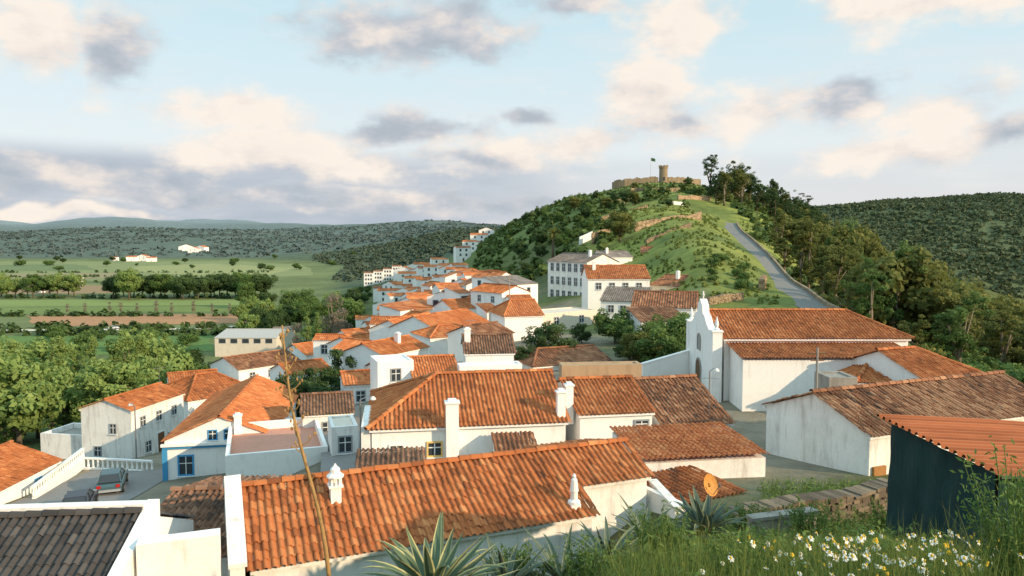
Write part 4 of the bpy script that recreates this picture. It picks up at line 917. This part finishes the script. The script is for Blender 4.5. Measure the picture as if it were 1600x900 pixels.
for i in range(70):
    th = rng.uniform(0, 6.28); el = rng.uniform(-1.0, 1.2); pos = np.array([.1, 0, 8.0]); v = np.array([math.cos(th)*math.cos(el), math.sin(th)*math.cos(el), math.sin(el)])
    for k in range(6):
        nx = pos+v*.42; v = v+np.array([0, 0, -.16]); v /= np.linalg.norm(v); sd = np.cross(v, [0, 0, 1]); sd /= np.linalg.norm(sd)+1e-6
        w = .24*(1-k/7); fr.append([pos-sd*w, pos+sd*w, nx+sd*w*.85, nx-sd*w*.85]); pos = nx
quadmesh('crown', np.array(fr), rng.normal(.8, .2, len(fr)), 'l_olive', pl)
def wood(name, label, pts, nq, mat, asp=.7, flat=.8, cat='wood', lf=.30, var=1., rnd=.6):
    pts = np.array(pts); n = len(pts); c0 = np.repeat(pts[:, :3], nq, 0); s = np.repeat(pts[:, 3], nq)[:, None]
    d = rdir(n*nq); d[:, 2] = np.abs(d[:, 2])*1.3-.25
    rr = rng.uniform(.45, 1, (n*nq, 1)); c = c0+d*rr*s*np.array([.5, .5, flat])
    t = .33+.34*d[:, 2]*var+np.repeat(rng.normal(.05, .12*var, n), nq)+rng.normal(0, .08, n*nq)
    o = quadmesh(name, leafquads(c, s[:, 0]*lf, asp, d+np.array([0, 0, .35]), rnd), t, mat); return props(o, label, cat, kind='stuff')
def sample(n, u0, u1, y0, y1, s0, s1, ok=None):
    r = []
    while len(r) < n:
        y = math.sqrt(random.uniform(y0*y0, y1*y1)); u = random.uniform(u0, u1); x = u*y
        if ok and not ok(u, y, x): continue
        r.append((x, y, 0, random.uniform(s0, s1)))
    r = np.array(r); r[:, 2] = Gv(r[:, 0], r[:, 1]); return r
nn = lambda x, y, z: mnoise.noise(Vector((x, y, z)))
UP = .9
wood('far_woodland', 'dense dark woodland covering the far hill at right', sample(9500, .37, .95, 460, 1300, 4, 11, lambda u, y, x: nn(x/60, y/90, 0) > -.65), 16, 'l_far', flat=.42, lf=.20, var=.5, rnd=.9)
wood('far_woodland', 'haze tinted blue green forest covering the low hills beyond the left valley', sample(5200, -.95, .10, 1540, 3400, 8, 20, lambda u, y, x: G(x, y) > -37 and nn(x/260, y/420, 5) > -.40), 12, 'l_faraway', flat=.30, lf=.24, var=.4, rnd=.7)
cas = lambda u, y: y > 385 and y < 520 and .10 < u < .285
wood('hillside_scrub', 'green scrub and low trees covering the castle hill flank', sample(1700, -.05, .42, 190, 620, 1.2, 4.4, lambda u, y, x: not (y < 240 and .15 < u < .33) and not cas(u, y) and nn(x/16, y/26, 2) > (.10 if .13 < u < .30 else -.35)), 30, 'l_hill')
wood('castle_grass', 'low scrub on the slope right below the castle walls', sample(360, .10, .285, 385, 440, .6, 1.6), 16, 'l_hill', cat='scrub')
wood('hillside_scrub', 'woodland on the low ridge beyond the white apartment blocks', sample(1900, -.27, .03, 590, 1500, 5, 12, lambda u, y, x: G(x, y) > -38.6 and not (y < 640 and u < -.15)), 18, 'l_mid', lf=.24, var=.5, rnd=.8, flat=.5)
onroad = lambda u, y: u > .24 and abs(u-(np.interp(y, RD, RX)-800)/F) < 3.3/y
wood('hillside_scrub', 'yellow green scrub on the sunlit grassy mound', sample(1900, .13, .40, 86, 260, .25, 1.0, lambda u, y, x: not onroad(u, y) and (y > 98 or u > .33) and nn(x/5, y/8, 2) > -.05), 18, 'l_scrub', cat='scrub')
wood('slope_scrub', 'olive undergrowth below the eucalyptus trees', sample(2600, .43, .85, 76, 330, 1.4, 4.6, lambda u, y, x: not (u < .48 and abs(u-(np.interp(y, RD, RX)-800)/F) < 5/y) and not (u < .47 and y < 84)), 20, 'l_olive', cat='scrub', lf=.22)
wood('skyline_wood', 'olive wood on the back slope right of the skyline trees', sample(700, .36, .52, 245, 460, 3, 7), 24, 'l_olive')
wood('valley_hedges', 'dark hedges bordering the valley fields', np.array([(p.x, p.y, -40, random.uniform(2.5, 5)) for p in [Pz(random.uniform(-100, 430), r+random.uniform(-.7, .7), -40) for r in (426, 433, 441, 466, 494, 513, 524, 520) for _ in range(75)]]), 18, 'l_dark', cat='hedge')

def blades(name, label, xs, ys, hmin, hmax, wid, mat, lean=.35):
    n = len(xs); z = Gv(xs, ys); hgt = rng.uniform(hmin, hmax, n)*rng.uniform(.6, 1, n); th = rng.uniform(0, 6.28, n); ln = rng.normal(0, lean, n)*hgt; ph = rng.uniform(0, 6.28, n)
    ax = np.stack([np.cos(th), np.sin(th), 0*th], -1)*wid; ld = np.stack([np.cos(ph), np.sin(ph), 0*ph], -1)
    p0 = np.stack([xs, ys, z-.03], -1); p1 = p0+ld*(ln*.3)[:, None]+np.array([0, 0, 1])*(hgt*.55)[:, None]; p2 = p0+ld*ln[:, None]+np.array([0, 0, 1])*hgt[:, None]
    q1 = np.stack([p0-ax, p0+ax, p1+ax*.8, p1-ax*.8], 1); q2 = np.stack([p1-ax*.8, p1+ax*.8, p2+ax*.1, p2-ax*.1], 1)
    t = np.clip(rng.normal(.55, .22, n), 0, 1)
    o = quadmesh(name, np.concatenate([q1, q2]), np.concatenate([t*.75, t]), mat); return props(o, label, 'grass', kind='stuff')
n = 38000; ys = rng.uniform(3.6, 10, n); us = rng.uniform(-.02, .86, n)
pt = np.array([.55+.75*mnoise.noise(Vector((a*b_*.9, b_*.9, 7))) for a, b_ in zip(us, ys)]); kk = rng.uniform(0, 1, n) < np.clip(pt+.25, .15, 1)
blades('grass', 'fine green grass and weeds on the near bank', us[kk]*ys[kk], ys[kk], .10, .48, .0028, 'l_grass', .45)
n = 20000; ys = rng.uniform(10, 29, n); us = rng.uniform(.10, .62, n); xs = us*ys
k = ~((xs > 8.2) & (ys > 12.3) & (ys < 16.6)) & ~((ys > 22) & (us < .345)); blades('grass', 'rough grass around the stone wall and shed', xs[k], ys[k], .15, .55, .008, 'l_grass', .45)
n = 3600; ys = rng.uniform(4.3, 9, n); us = rng.uniform(.14, .84, n)
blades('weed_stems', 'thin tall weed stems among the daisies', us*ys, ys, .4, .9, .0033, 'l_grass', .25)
wood('ground_weeds', 'leafy low weeds covering the near bank', sample(1300, .0, .85, 3.8, 10, .10, .34, lambda u, y, x: nn(x*.9, y*.9, 7) < .25), 30, 'l_weed', .35, cat='weeds', lf=.11, flat=1.1)
wood('ground_weeds', 'leafy weeds around the stone wall', sample(1100, .12, .6, 9.5, 28, .2, .6, lambda u, y, x: not (x > 8.2 and 12.2 < y < 16.6) and not (y > 22 and u < .345)), 40, 'l_weed', .4, cat='weeds', lf=.13, flat=1.0)
def make_daisy(pet, rad):
    rt = empty('daisy', (0, 0, 0)); mb = MB(); mb.tube([(0, 0, -.1), (.01, 0, .2), (.02, 0, .34)], [.003, .003, .0025], 4); mb.build('stem', 'stemgreen', rt)
    c = Vector((.02, -.004, .345)); nrm = Vector((.25, -.35, .9)).normalized(); a = nrm.cross(Vector((1, 0, 0))).normalized(); b_ = nrm.cross(a)
    mb = MB()
    for i in range(11):
        th = 2*math.pi*i/11; d = (a*math.cos(th)+b_*math.sin(th)); s_ = nrm.cross(d); dr = nrm*random.uniform(-.006, .003)
        mb.add([c+d*.006-s_*.003, c+d*rad*.8-s_*.006+dr, c+d*rad+dr*1.6, c+d*rad*.8+s_*.006+dr, c+d*.006+s_*.003], [(0, 1, 2, 3, 4)])
    mb.build('petals', pet, rt); mb = MB(); mb.tube([c, c+nrm*.006, c+nrm*.012], [.011, .010, .005], 8); mb.build('flower_centre', 'pollen', rt); return rt
d0 = make_daisy('petal', .030); d1 = make_daisy('yellow_petal', .018); u0_, u1_ = False, False
for i in range(280):
    yel = i % 4 == 3; src = d1 if yel else d0
    if yel: o = copy_tree(src) if u1_ else src; u1_ = True
    else: o = copy_tree(src) if u0_ else src; u0_ = True
    y = random.uniform(4.9, 8.0)
    if i < 110: u = random.gauss(.49, .06)
    elif i < 190: u = random.gauss(.63, .07)
    else: u = random.uniform(.28, .76)
    u = min(max(u, .26), .78); hz = random.uniform(.9, 1.7); s_ = random.uniform(.55, .98); o.location = (u*y, y, G(u*y, y)-.03); o.rotation_euler = (random.uniform(-.5, .3), random.uniform(-.4, .4), random.uniform(-1.4, 1.4)); o.scale = (s_, s_, hz)
    if yel: o.name = 'yellow_flower'; props(o, 'small yellow flower on the grassy bank at lower right', 'flower', 'yellow flowers on the bank')
    else: props(o, 'white daisy with yellow centre on the grassy bank at lower right', 'flower', 'daisies on the bank')
def leafy(label, p, nst, hgt, spread, mat, leaf=.03, name='leafy_shrub'):
    rt = empty(name, p, 0, label, 'shrub'); mb = MB(); cs = []
    for i in range(nst):
        th = rng.uniform(0, 6.28); r = spread*rng.uniform(.1, 1); hh = hgt*rng.uniform(.55, 1)
        a_ = np.array([.25*r*math.cos(th), .25*r*math.sin(th), -.1]); b_ = np.array([r*math.cos(th), r*math.sin(th), hh]); md = (a_+b_)/2+np.array([0, 0, .08])
        mb.tube([a_, md, b_], [.009, .007, .003], 4)
        for k_ in range(70):
            t = rng.uniform(.1, 1); q = (1-t)**2*a_+2*t*(1-t)*md+t*t*b_; cs.append(q+rng.normal(0, .04, 3))
    mb.build('stem', 'stemgreen', rt); cs = np.array(cs); V_ = leafquads(cs, leaf, .3)
    quadmesh('leaves', V_, .35+.35*cs[:, 2]/hgt+rng.normal(0, .12, len(cs)), mat, rt)
leafy('tall leafy green shrub at the right edge of the picture', g3(3.95, 5.5), 38, 1.25, .5, 'l_weed')
leafy('second leafy shrub in front of the netting shed', g3(5.0, 6.9), 34, 1.05, .5, 'l_weed')
leafy('low leafy shrub left of the daisies', g3(1.9, 6.2), 26, .5, .4, 'l_weed')
leafy('leafy shrub between the agaves below the big roof', g3(.9, 8.8), 34, .8, .5, 'l_weed')
leafy('dark leafy shrub at the foot of the foreground house wall', g3(2.1, 10.5), 34, .9, .6, 'l_green', .04)
leafy('dark leafy shrub right of the dark drooping agave', g3(.1, 9.4), 34, .8, .5, 'l_green', .04)
leafy('bushy weed growing against the left end of the stone wall', g3(5.9, 17.9), 34, 1.0, .7, 'l_weed', .05)
leafy('bushy weed in front of the middle of the stone wall', g3(8.0, 18.6), 34, .9, .9, 'l_green', .05)
leafy('bushy weed between stone wall and netting shed', g3(9.2, 17.6), 34, 1.0, .8, 'l_weed', .05)
leafy('leafy weed growing over the broken concrete wall', g3(6.6, 16.3), 34, 1.0, .6, 'l_weed', .045)
def agave(label, p, n, ln, w, mat, rz=0, flat=0.):
    q4 = []; tt = []
    for i in range(n):
        th = 2.4*i+rng.normal(0, .15); el = .15-flat*.3+(1.15-flat*.2)*(i/n)+rng.normal(0, .10); L = ln*rng.uniform(.75, 1.15); pos = np.zeros(3); v = np.array([math.cos(th)*math.cos(el), math.sin(th)*math.cos(el), math.sin(el)]); pv = None
        bend = rng.uniform(.04, .20)*rng.choice([1, 1, 1, -.4])
        for k_ in range(9):
            f = k_/8; ww = w*(.55+.9*f if f < .4 else .91*(1-((f-.4)/.6)**1.6))+.002; sd = np.cross(v, [0, 0, 1]); sd /= np.linalg.norm(sd)+1e-6; up = np.cross(sd, v)
            row = [pos-sd*ww+up*ww*.35, pos-sd*ww*.72+up*ww*.16, pos, pos+sd*ww*.72+up*ww*.16, pos+sd*ww+up*ww*.35]
            if pv is not None:
                for j in range(4):
                    q4.append([pv[j], pv[j+1], row[j+1], row[j]]); tt.append((.95 if j in (0, 3) else .3)+rng.normal(0, .06))
            pv = row; pos = pos+v*L/8; v = v+np.array([0, 0, -bend*f*1.6]); v /= np.linalg.norm(v)
    o = quadmesh('agave', np.array(q4), np.array(tt), mat); o.location = p; o.rotation_euler = (0, 0, rz); props(o, label, 'agave plant'); return o
agave('large agave with yellow edged leaves at bottom centre', gp(672, 8.0, .2), 50, .98, .066, 'l_agave', 0, .6)
agave('dark drooping agave right of the large agave', gp(790, 9.0, .25), 34, .8, .045, 'l_agavegrey', .6, .9)
agave('grey green agave at bottom left of the low leafy shrubs', gp(880, 9.6, .25), 34, .8, .042, 'l_agavegrey', 1, .8)
agave('spiky grey agave just below the foreground eave', gp(955, 11, .3), 34, .9, .046, 'l_agavegrey', 1, .7)
agave('broad grey agave with curled leaves in front of the dish', gp(1108, 15.0, .35), 38, 1.0, .10, 'l_agavegrey', 1.2, .4)
agave('smaller agave left of the curled leaf agave', gp(1015, 13.2, .3), 30, .9, .055, 'l_agavegrey', 2, .6)
b0 = P(516, 920, 10); t0 = P(437, 508, 10.4); st = empty('agave_stalk', b0, 0, 'tall leaning dry agave flower stalk in front of the big orange roof', 'flower stalk'); dv = t0-b0
pts = [dv*t+Vector((.05*math.sin(t*7), 0, 0)) for t in np.linspace(0, 1, 14)]
mb = MB(); mb.tube([Vector((.05, 0, -1.2))]+pts, [.036]+list(np.linspace(.034, .012, 14)), 8); mb.build('stem', 'stalk', st, True)
for i in range(30):
    mb = MB(); t = .2+.78*i/30; q = dv*t+Vector((.05*math.sin(t*7), 0, 0)); th = i*2.4; d = Vector((math.cos(th), math.sin(th)*.6, .55)); ln = (.05 if t < .5 else .15 if t < .92 else .08)*random.uniform(.7, 1.3)
    mb.tube([q, q+d*ln*.6, q+d*ln+Vector((0, 0, .04))], [.011, .008, .005], 5)
    if t > .5:
        for _ in range(3):
            e = q+d*ln+Vector((random.uniform(-.04, .04), random.uniform(-.04, .04), random.uniform(0, .07))); mb.lathe(e, [(.004, 0), (.015, .02), (.013, .04), (.003, .055)], 6)
    mb.build('seed_branch', 'stalk', st)
ds = P(1111, 757, 22); rt = empty('satellite_dish', ds+Vector((0, 0, -1.9)), R(-20), 'rusty orange satellite dish on a short pole above the shed', 'satellite dish')
mb = MB(); mb.tube([(0, 0, -1), (0, 0, 1.75)], [.03, .03], 8); mb.build('pole', 'metal', rt)
mb = MB(); N1, N2 = 6, 20; nrm = Vector((.75, -.55, .35)).normalized(); a = nrm.cross(Vector((0, 0, 1))).normalized(); b_ = nrm.cross(a); c0 = Vector((0, -.05, 1.9)); vs = [c0-nrm*.08]
for i in range(1, N1+1):
    for j in range(N2):
        r = i/N1; vs.append(c0+(a*math.cos(2*math.pi*j/N2)*.29+b_*math.sin(2*math.pi*j/N2)*.34)*r+nrm*(-.08+.08*r*r))
fs = [(0, 1+j, 1+(j+1) % N2) for j in range(N2)]+[(1+i*N2+j, 1+i*N2+(j+1) % N2, 1+(i+1)*N2+(j+1) % N2, 1+(i+1)*N2+j) for i in range(N1-1) for j in range(N2)]
mb.add(vs, fs); mb.build('dish', 'rust', rt, True)
mb = MB(); mb.tube([c0+b_*.29, c0+nrm*.34+b_*.05], [.012, .012], 5); mb.lathe(c0+nrm*.34+b_*.05, [(.03, -.04), (.035, .05)], 8); mb.build('feed_arm', 'metal', rt)

# ------------------------------------------------------------------ cars, lamps, antennas
def car(p, rz, paint, label, group=None):
    rt = empty('parked_car', p, rz, label, 'car', group)
    prof = [(-2.0, .35), (-2.02, .75), (-1.85, .92), (-1.25, 1.0), (.85, 1.0), (1.75, .86), (2.02, .66), (2.02, .35)]
    mb = MB(); n = len(prof); vs = []
    for y, k in ((-.80, .96), (-.84, 1), (.84, 1), (.80, .96)): vs += [(x*k, y, .35+(z-.35)*(1 if abs(y) < .82 else .93)) for x, z in prof]
    fs = [tuple(range(n))[::-1], tuple(range(3*n, 4*n))]+[(r*n+i, r*n+(i+1) % n, (r+1)*n+(i+1) % n, (r+1)*n+i) for r in range(3) for i in range(n)]
    mb.add(vs, fs)
    mb.add([(-1.2, -.58, 1.43), (.08, -.58, 1.46), (.08, .58, 1.46), (-1.2, .58, 1.43), (-1.25, -.60, 1.40), (.12, -.60, 1.43), (.12, .60, 1.43), (-1.25, .60, 1.40)], [(0, 1, 2, 3), (0, 4, 5, 1), (1, 5, 6, 2), (2, 6, 7, 3), (3, 7, 4, 0)])
    for sx in (-1, 1):
        mb.tube([(-1.25, sx*.6, 1.41), (-1.78, sx*.74, .97)], [.04, .05], 5); mb.tube([(.12, sx*.6, 1.43), (.95, sx*.74, .98)], [.035, .045], 5); mb.tube([(-.5, sx*.61, 1.42), (-.48, sx*.76, .98)], [.035, .045], 5)
    mb.build('body', paint, rt)
    g = MB(); bq = [(-1.76, -.73, .98), (.93, -.73, .98), (.93, .73, .98), (-1.76, .73, .98), (-1.24, -.585, 1.405), (.1, -.585, 1.43), (.1, .585, 1.43), (-1.24, .585, 1.405)]; g.hexa(bq); g.build('windscreen', 'glass', rt)
    for x in (-1.25, 1.3):
        for y in (-.80, .80):
            w = MB(); w.tube([(x, y-.1, .31), (x, y+.1, .31)], [.31, .31], 16); wh = w.build('wheel', 'tyre', rt)
            w = MB(); s_ = 1 if y > 0 else -1; w.tube([(x, y+s_*.1, .31), (x, y+s_*.115, .31)], [.19, .17], 12); w.build('rim', 'metal', wh)
    for y in (-.6, .6):
        w = MB(); w.box(1.97, y-.16, .62, 2.04, y+.16, .76); w.build('headlight', 'lamp_clear', rt); w = MB(); w.box(-2.05, y-.12, .66, -1.98, y+.14, .86); w.build('tail_light', 'lamp_red', rt)
    for xx in (-2.06, 2.0):
        w = MB(); w.box(xx, -.75, .37, xx+.06, .75, .54); w.build('bumper', 'grey_frame', rt)
    return rt
def onsq(px, row, D): q = P(px, row, D); return Vector((q.x, q.y, G(q.x, q.y)+.05))
o = car(onsq(176, 770, 48.2), R(112), 'car_teal', 'dark teal car parked on the square beside the blue trimmed house'); o.scale = (.92, .92, .92)
o = car(onsq(124, 812, 42.0), R(112), 'car_dark', 'dark car parked nearest, half hidden behind the charcoal roof'); o.scale = (.92, .92, .92)
vq = Pz(178, 514, -39.7); car(vq, R(0), 'car_white', 'white car driving along the valley road')
for i, (p, D) in enumerate(((268, 232), (288, 228), (380, 222), (396, 226), (420, 230))): car(gp(p, D, .1), random.uniform(0, 3), random.choice(['car_white', 'car_grey', 'car_white']), '%s from the left of the cars parked by the warehouse' % ORD[i], 'cars parked by the warehouse')
def lamp(label, p, hgt, arm=.9, ang=0):
    rt = empty('street_lamp', p, ang, label, 'street lamp'); mb = MB(); mb.tube([(0, 0, -.5), (0, 0, hgt)], [.07, .045], 8); mb.tube([(0, 0, hgt), (arm*.6, 0, hgt+.2), (arm, 0, hgt+.18)], [.035, .03, .03], 6); mb.build('pole', 'metal', rt)
    mb = MB(); mb.lathe((arm, 0, hgt+.02), [(.05, .18), (.16, .08), (.18, 0), (.05, -.02)], 10); mb.build('lamp_shade', 'lamp_clear', rt)
lamp('street lamp in front of the church facade', gp(1112, 43.5), 3.4, .4)
lamp('street lamp beside the stained gable of the left house', gp(203, 58), 4.5, .7, 2.5)
lamp('street lamp on the lane left of the middle house', gp(560, 40), 4, .7)
def pole(label, p, hgt):
    rt = empty('utility_pole', p, 0, label, 'pole'); mb = MB(); mb.tube([(0, 0, -1), (0, 0, hgt)], [.09, .06], 8); mb.build('pole', 'concrete', rt); mb = MB(); mb.box(-.5, -.04, hgt-.35, .5, .04, hgt-.27); mb.box(-.35, -.04, hgt-.7, .35, .04, hgt-.63); mb.build('crossarm', 'brown_wood', rt)
pole('utility pole in front of the church aisle', gp(1281, 39), 5.2)
pole('utility pole on the main street above the middle houses', gp(796, 105), 8)
def antenna(label, p, hgt):
    rt = empty('tv_antenna', p, random.uniform(-.6, .6), label, 'antenna'); mb = MB(); mb.tube([(0, 0, -.3), (0, 0, hgt)], [.018, .014], 5); mb.build('mast', 'metal', rt); mb = MB(); mb.tube([(-.5, 0, hgt-.1), (.5, 0, hgt-.1)], [.012, .012], 4)
    for i in range(6): mb.tube([(-.45+.18*i, -.25, hgt-.1), (-.45+.18*i, .25, hgt-.1)], [.008, .008], 4)
    mb.build('aerial', 'metal', rt)
antenna('tv antenna on the dark brown roof above the hipped house', P(735, 532, 62), 1.8); antenna('tv antenna on the patchy old roof by the church', P(1108, 640, 39), 1.8); antenna('tv antenna on the left two storey house', P(250, 606, 69), 2.0); antenna('tv antenna on the big white house with orange roof', P(985, 425, 117), 2.5)
for k, lst in PR.items():
    for pr in lst:
        if pr not in USED:
            for ch in list(pr.children): bpy.data.objects.remove(ch)
            bpy.data.objects.remove(pr)
for o in bpy.data.objects:
    if 'H' in o: del o['H']

# ------------------------------------------------------------------ light, sky, camera
to_sun = Vector((.82, -.47, .34)).normalized()
sd = bpy.data.lights.new('sun', 'SUN'); sd.energy = 5.0; sd.angle = R(.6); sd.color = (1, .76, .49)
so = bpy.data.objects.new('sun', sd); COL.objects.link(so); so.rotation_euler = to_sun.to_track_quat('Z', 'Y').to_euler()
wd = bpy.data.worlds.new('World'); sc.world = wd; wd.use_nodes = True; nt = wd.node_tree; nt.nodes.clear()
N = nt.nodes.new; LK = nt.links.new
def mth(op, a, b=None, c=None, clamp=False):
    n = N('ShaderNodeMath'); n.operation = op; n.use_clamp = clamp
    for i, v in enumerate((a, b, c)):
        if v is None: continue
        if isinstance(v, (int, float)): n.inputs[i].default_value = v
        else: LK(v, n.inputs[i])
    return n.outputs[0]
def vm(op, a, b=None):
    n = N('ShaderNodeVectorMath'); n.operation = op
    for i, v in enumerate((a, b)):
        if v is None: continue
        if isinstance(v, tuple): n.inputs[i].default_value = v
        else: LK(v, n.inputs[i])
    return n
def mrange(v, a, b, c=0., d=1., smooth=True):
    n = N('ShaderNodeMapRange'); n.interpolation_type = 'SMOOTHSTEP' if smooth else 'LINEAR'
    for i, q in enumerate((a, b, c, d)): n.inputs[i+1].default_value = q
    LK(v, n.inputs[0]); return n.outputs[0]
tc = N('ShaderNodeTexCoord'); sp = N('ShaderNodeSeparateXYZ'); LK(tc.outputs['Generated'], sp.inputs[0])
az = mth('ARCTAN2', sp.outputs[0], sp.outputs[1]); el = mth('ARCSINE', sp.outputs[2])
cb = N('ShaderNodeCombineXYZ'); LK(az, cb.inputs[0]); LK(el, cb.inputs[1]); pos = cb.outputs[0]
def ntex(v, scale, detail, rough):
    n = N('ShaderNodeTexNoise'); n.inputs['Scale'].default_value = scale; n.inputs['Detail'].default_value = detail; n.inputs['Roughness'].default_value = rough; LK(v, n.inputs['Vector']); return n
w1 = ntex(pos, 7, 4, .55); wv = vm('SUBTRACT', w1.outputs['Color'], (.5, .5, .5)).outputs[0]; wv = vm('MULTIPLY', wv, (.18, .07, 0)).outputs[0]
pw = vm('ADD', pos, wv).outputs[0]
def chain(bl):
    cur = None
    for (px, row, rx, ry) in bl:
        v = P(px, row, 1); a0 = math.atan2(v.x, v.y); e0 = math.atan2(v.z, math.hypot(v.x, v.y)); ca_ = math.cos(a0)
        d = vm('SUBTRACT', pw, (a0, e0, 0)).outputs[0]; d = vm('MULTIPLY', d, (F/(rx*ca_*ca_), F/(ry*ca_), 0)).outputs[0]
        ln = vm('LENGTH', d).outputs['Value']; cur = ln if cur is None else mth('MINIMUM', cur, ln)
    return cur
cream = chain([(15, 45, 90, 80), (1075, 40, 130, 70), (1450, 5, 220, 50), (1005, 145, 110, 65), (360, 178, 170, 40), (1170, 168, 115, 55), (1470, 182, 130, 55), (420, 232, 240, 36), (560, 258, 230, 30), (910, 232, 140, 36), (1400, 240, 240, 28), (80, 330, 300, 12), (780, 238, 120, 24)])
greyc = chain([(190, 70, 90, 78), (650, 45, 210, 70), (835, 190, 75, 24), (640, 212, 180, 32), (750, 250, 160, 22), (1330, 160, 150, 46), (60, 270, 430, 34), (330, 298, 450, 24), (640, 318, 400, 18), (1585, 215, 110, 48), (880, 3, 110, 24), (1050, 195, 100, 28)])
sc2 = vm('MULTIPLY', pos, (1, 1.8, 1)).outputs[0]
n1 = ntex(sc2, 8, 9, .58)
off = vm('ADD', sc2, (.018, .040, 0)).outputs[0]; n2 = ntex(off, 8, 6, .56)
n3 = ntex(vm('MULTIPLY', pos, (1, 4.5, 1)).outputs[0], 5, 5, .55)
dmin = mth('MINIMUM', cream, greyc)
nf = mth('SUBTRACT', n1.outputs['Fac'], .5)
dens = mth('ADD', mth('SUBTRACT', 1.05, dmin), mth('MULTIPLY', nf, 3.0))
mask = mrange(dens, -.04, .74)
# blue grey bank low over the left and centre, thin veil elsewhere
bank = mth('MULTIPLY', mth('MULTIPLY', mrange(el, .122, .090), mrange(az, .22, -.12, .22, 1.0)), mrange(n3.outputs['Fac'], .22, .44)); bank = mth('MULTIPLY', bank, .95)
veil = mth('MULTIPLY', mrange(n3.outputs['Fac'], .44, .76), .38)
lit = mth('MULTIPLY', mth('SUBTRACT', n1.outputs['Fac'], n2.outputs['Fac']), 2.5)
gd = mth('MULTIPLY', mth('SUBTRACT', greyc, cream), .42); gdc = N('ShaderNodeClamp'); gdc.inputs[1].default_value = -.36; gdc.inputs[2].default_value = .38; LK(gd, gdc.inputs[0])
tone = mth('ADD', mth('ADD', .58, gdc.outputs[0]), lit, clamp=True)
tone = mth('SUBTRACT', tone, mth('MULTIPLY', mth('SUBTRACT', dens, .45), .12), clamp=True)
cc = ramp(nt, [(0, (.46, .51, .57)), (.28, (.59, .61, .65)), (.58, (.84, .77, .72)), (1, (1.0, .90, .80))], tone)
elr = mrange(el, 0, .40, smooth=False)
gr = ramp(nt, [(0, (.88, .82, .78)), (.12, (.85, .84, .84)), (.30, (.82, .89, .915)), (.58, (.70, .87, .925)), (1, (.52, .79, .89))], elr)
bc = ramp(nt, [(.28, (.70, .69, .71)), (.44, (.54, .59, .66)), (.66, (.43, .50, .585))], n3.outputs['Fac'])
sky = N('ShaderNodeTexSky'); sky.sky_type = 'NISHITA'; sky.sun_disc = False; sky.sun_elevation = math.asin(to_sun.z); sky.sun_rotation = math.atan2(to_sun.x, to_sun.y)
def scale(c, k):
    n = N('ShaderNodeVectorMath'); n.operation = 'SCALE'; LK(c, n.inputs[0])
    if isinstance(k, (int, float)): n.inputs['Scale'].default_value = k
    else: LK(k, n.inputs['Scale'])
    return n.outputs[0]
base = vm('ADD', scale(gr, 9.0), scale(sky.outputs[0], .15)).outputs[0]
base = mixc(nt, veil, base, (8.6, 8.3, 8.2))
base = mixc(nt, bank, base, scale(bc, 10))
fin = mixc(nt, mask, base, scale(cc, 10))
# added soft fill: unseen overhead sky brightened above the frame
fin = scale(fin, mrange(el, .40, .85, 1.0, 1.5))
bg = N('ShaderNodeBackground'); bg.inputs[1].default_value = .1; LK(fin, bg.inputs[0]); wo = N('ShaderNodeOutputWorld'); LK(bg.outputs[0], wo.inputs[0])
sc.view_settings.view_transform = 'Standard'; sc.view_settings.look = 'None'; sc.view_settings.exposure = 0
cd = bpy.data.cameras.new('camera'); cd.sensor_width = 36; cd.lens = F/1600*36; cd.clip_end = 30000; cd.clip_start = .1
co = bpy.data.objects.new('camera', cd); COL.objects.link(co); co.location = (0, 0, 0); co.rotation_euler = (math.pi/2-PITCH, 0, 0); sc.camera = co
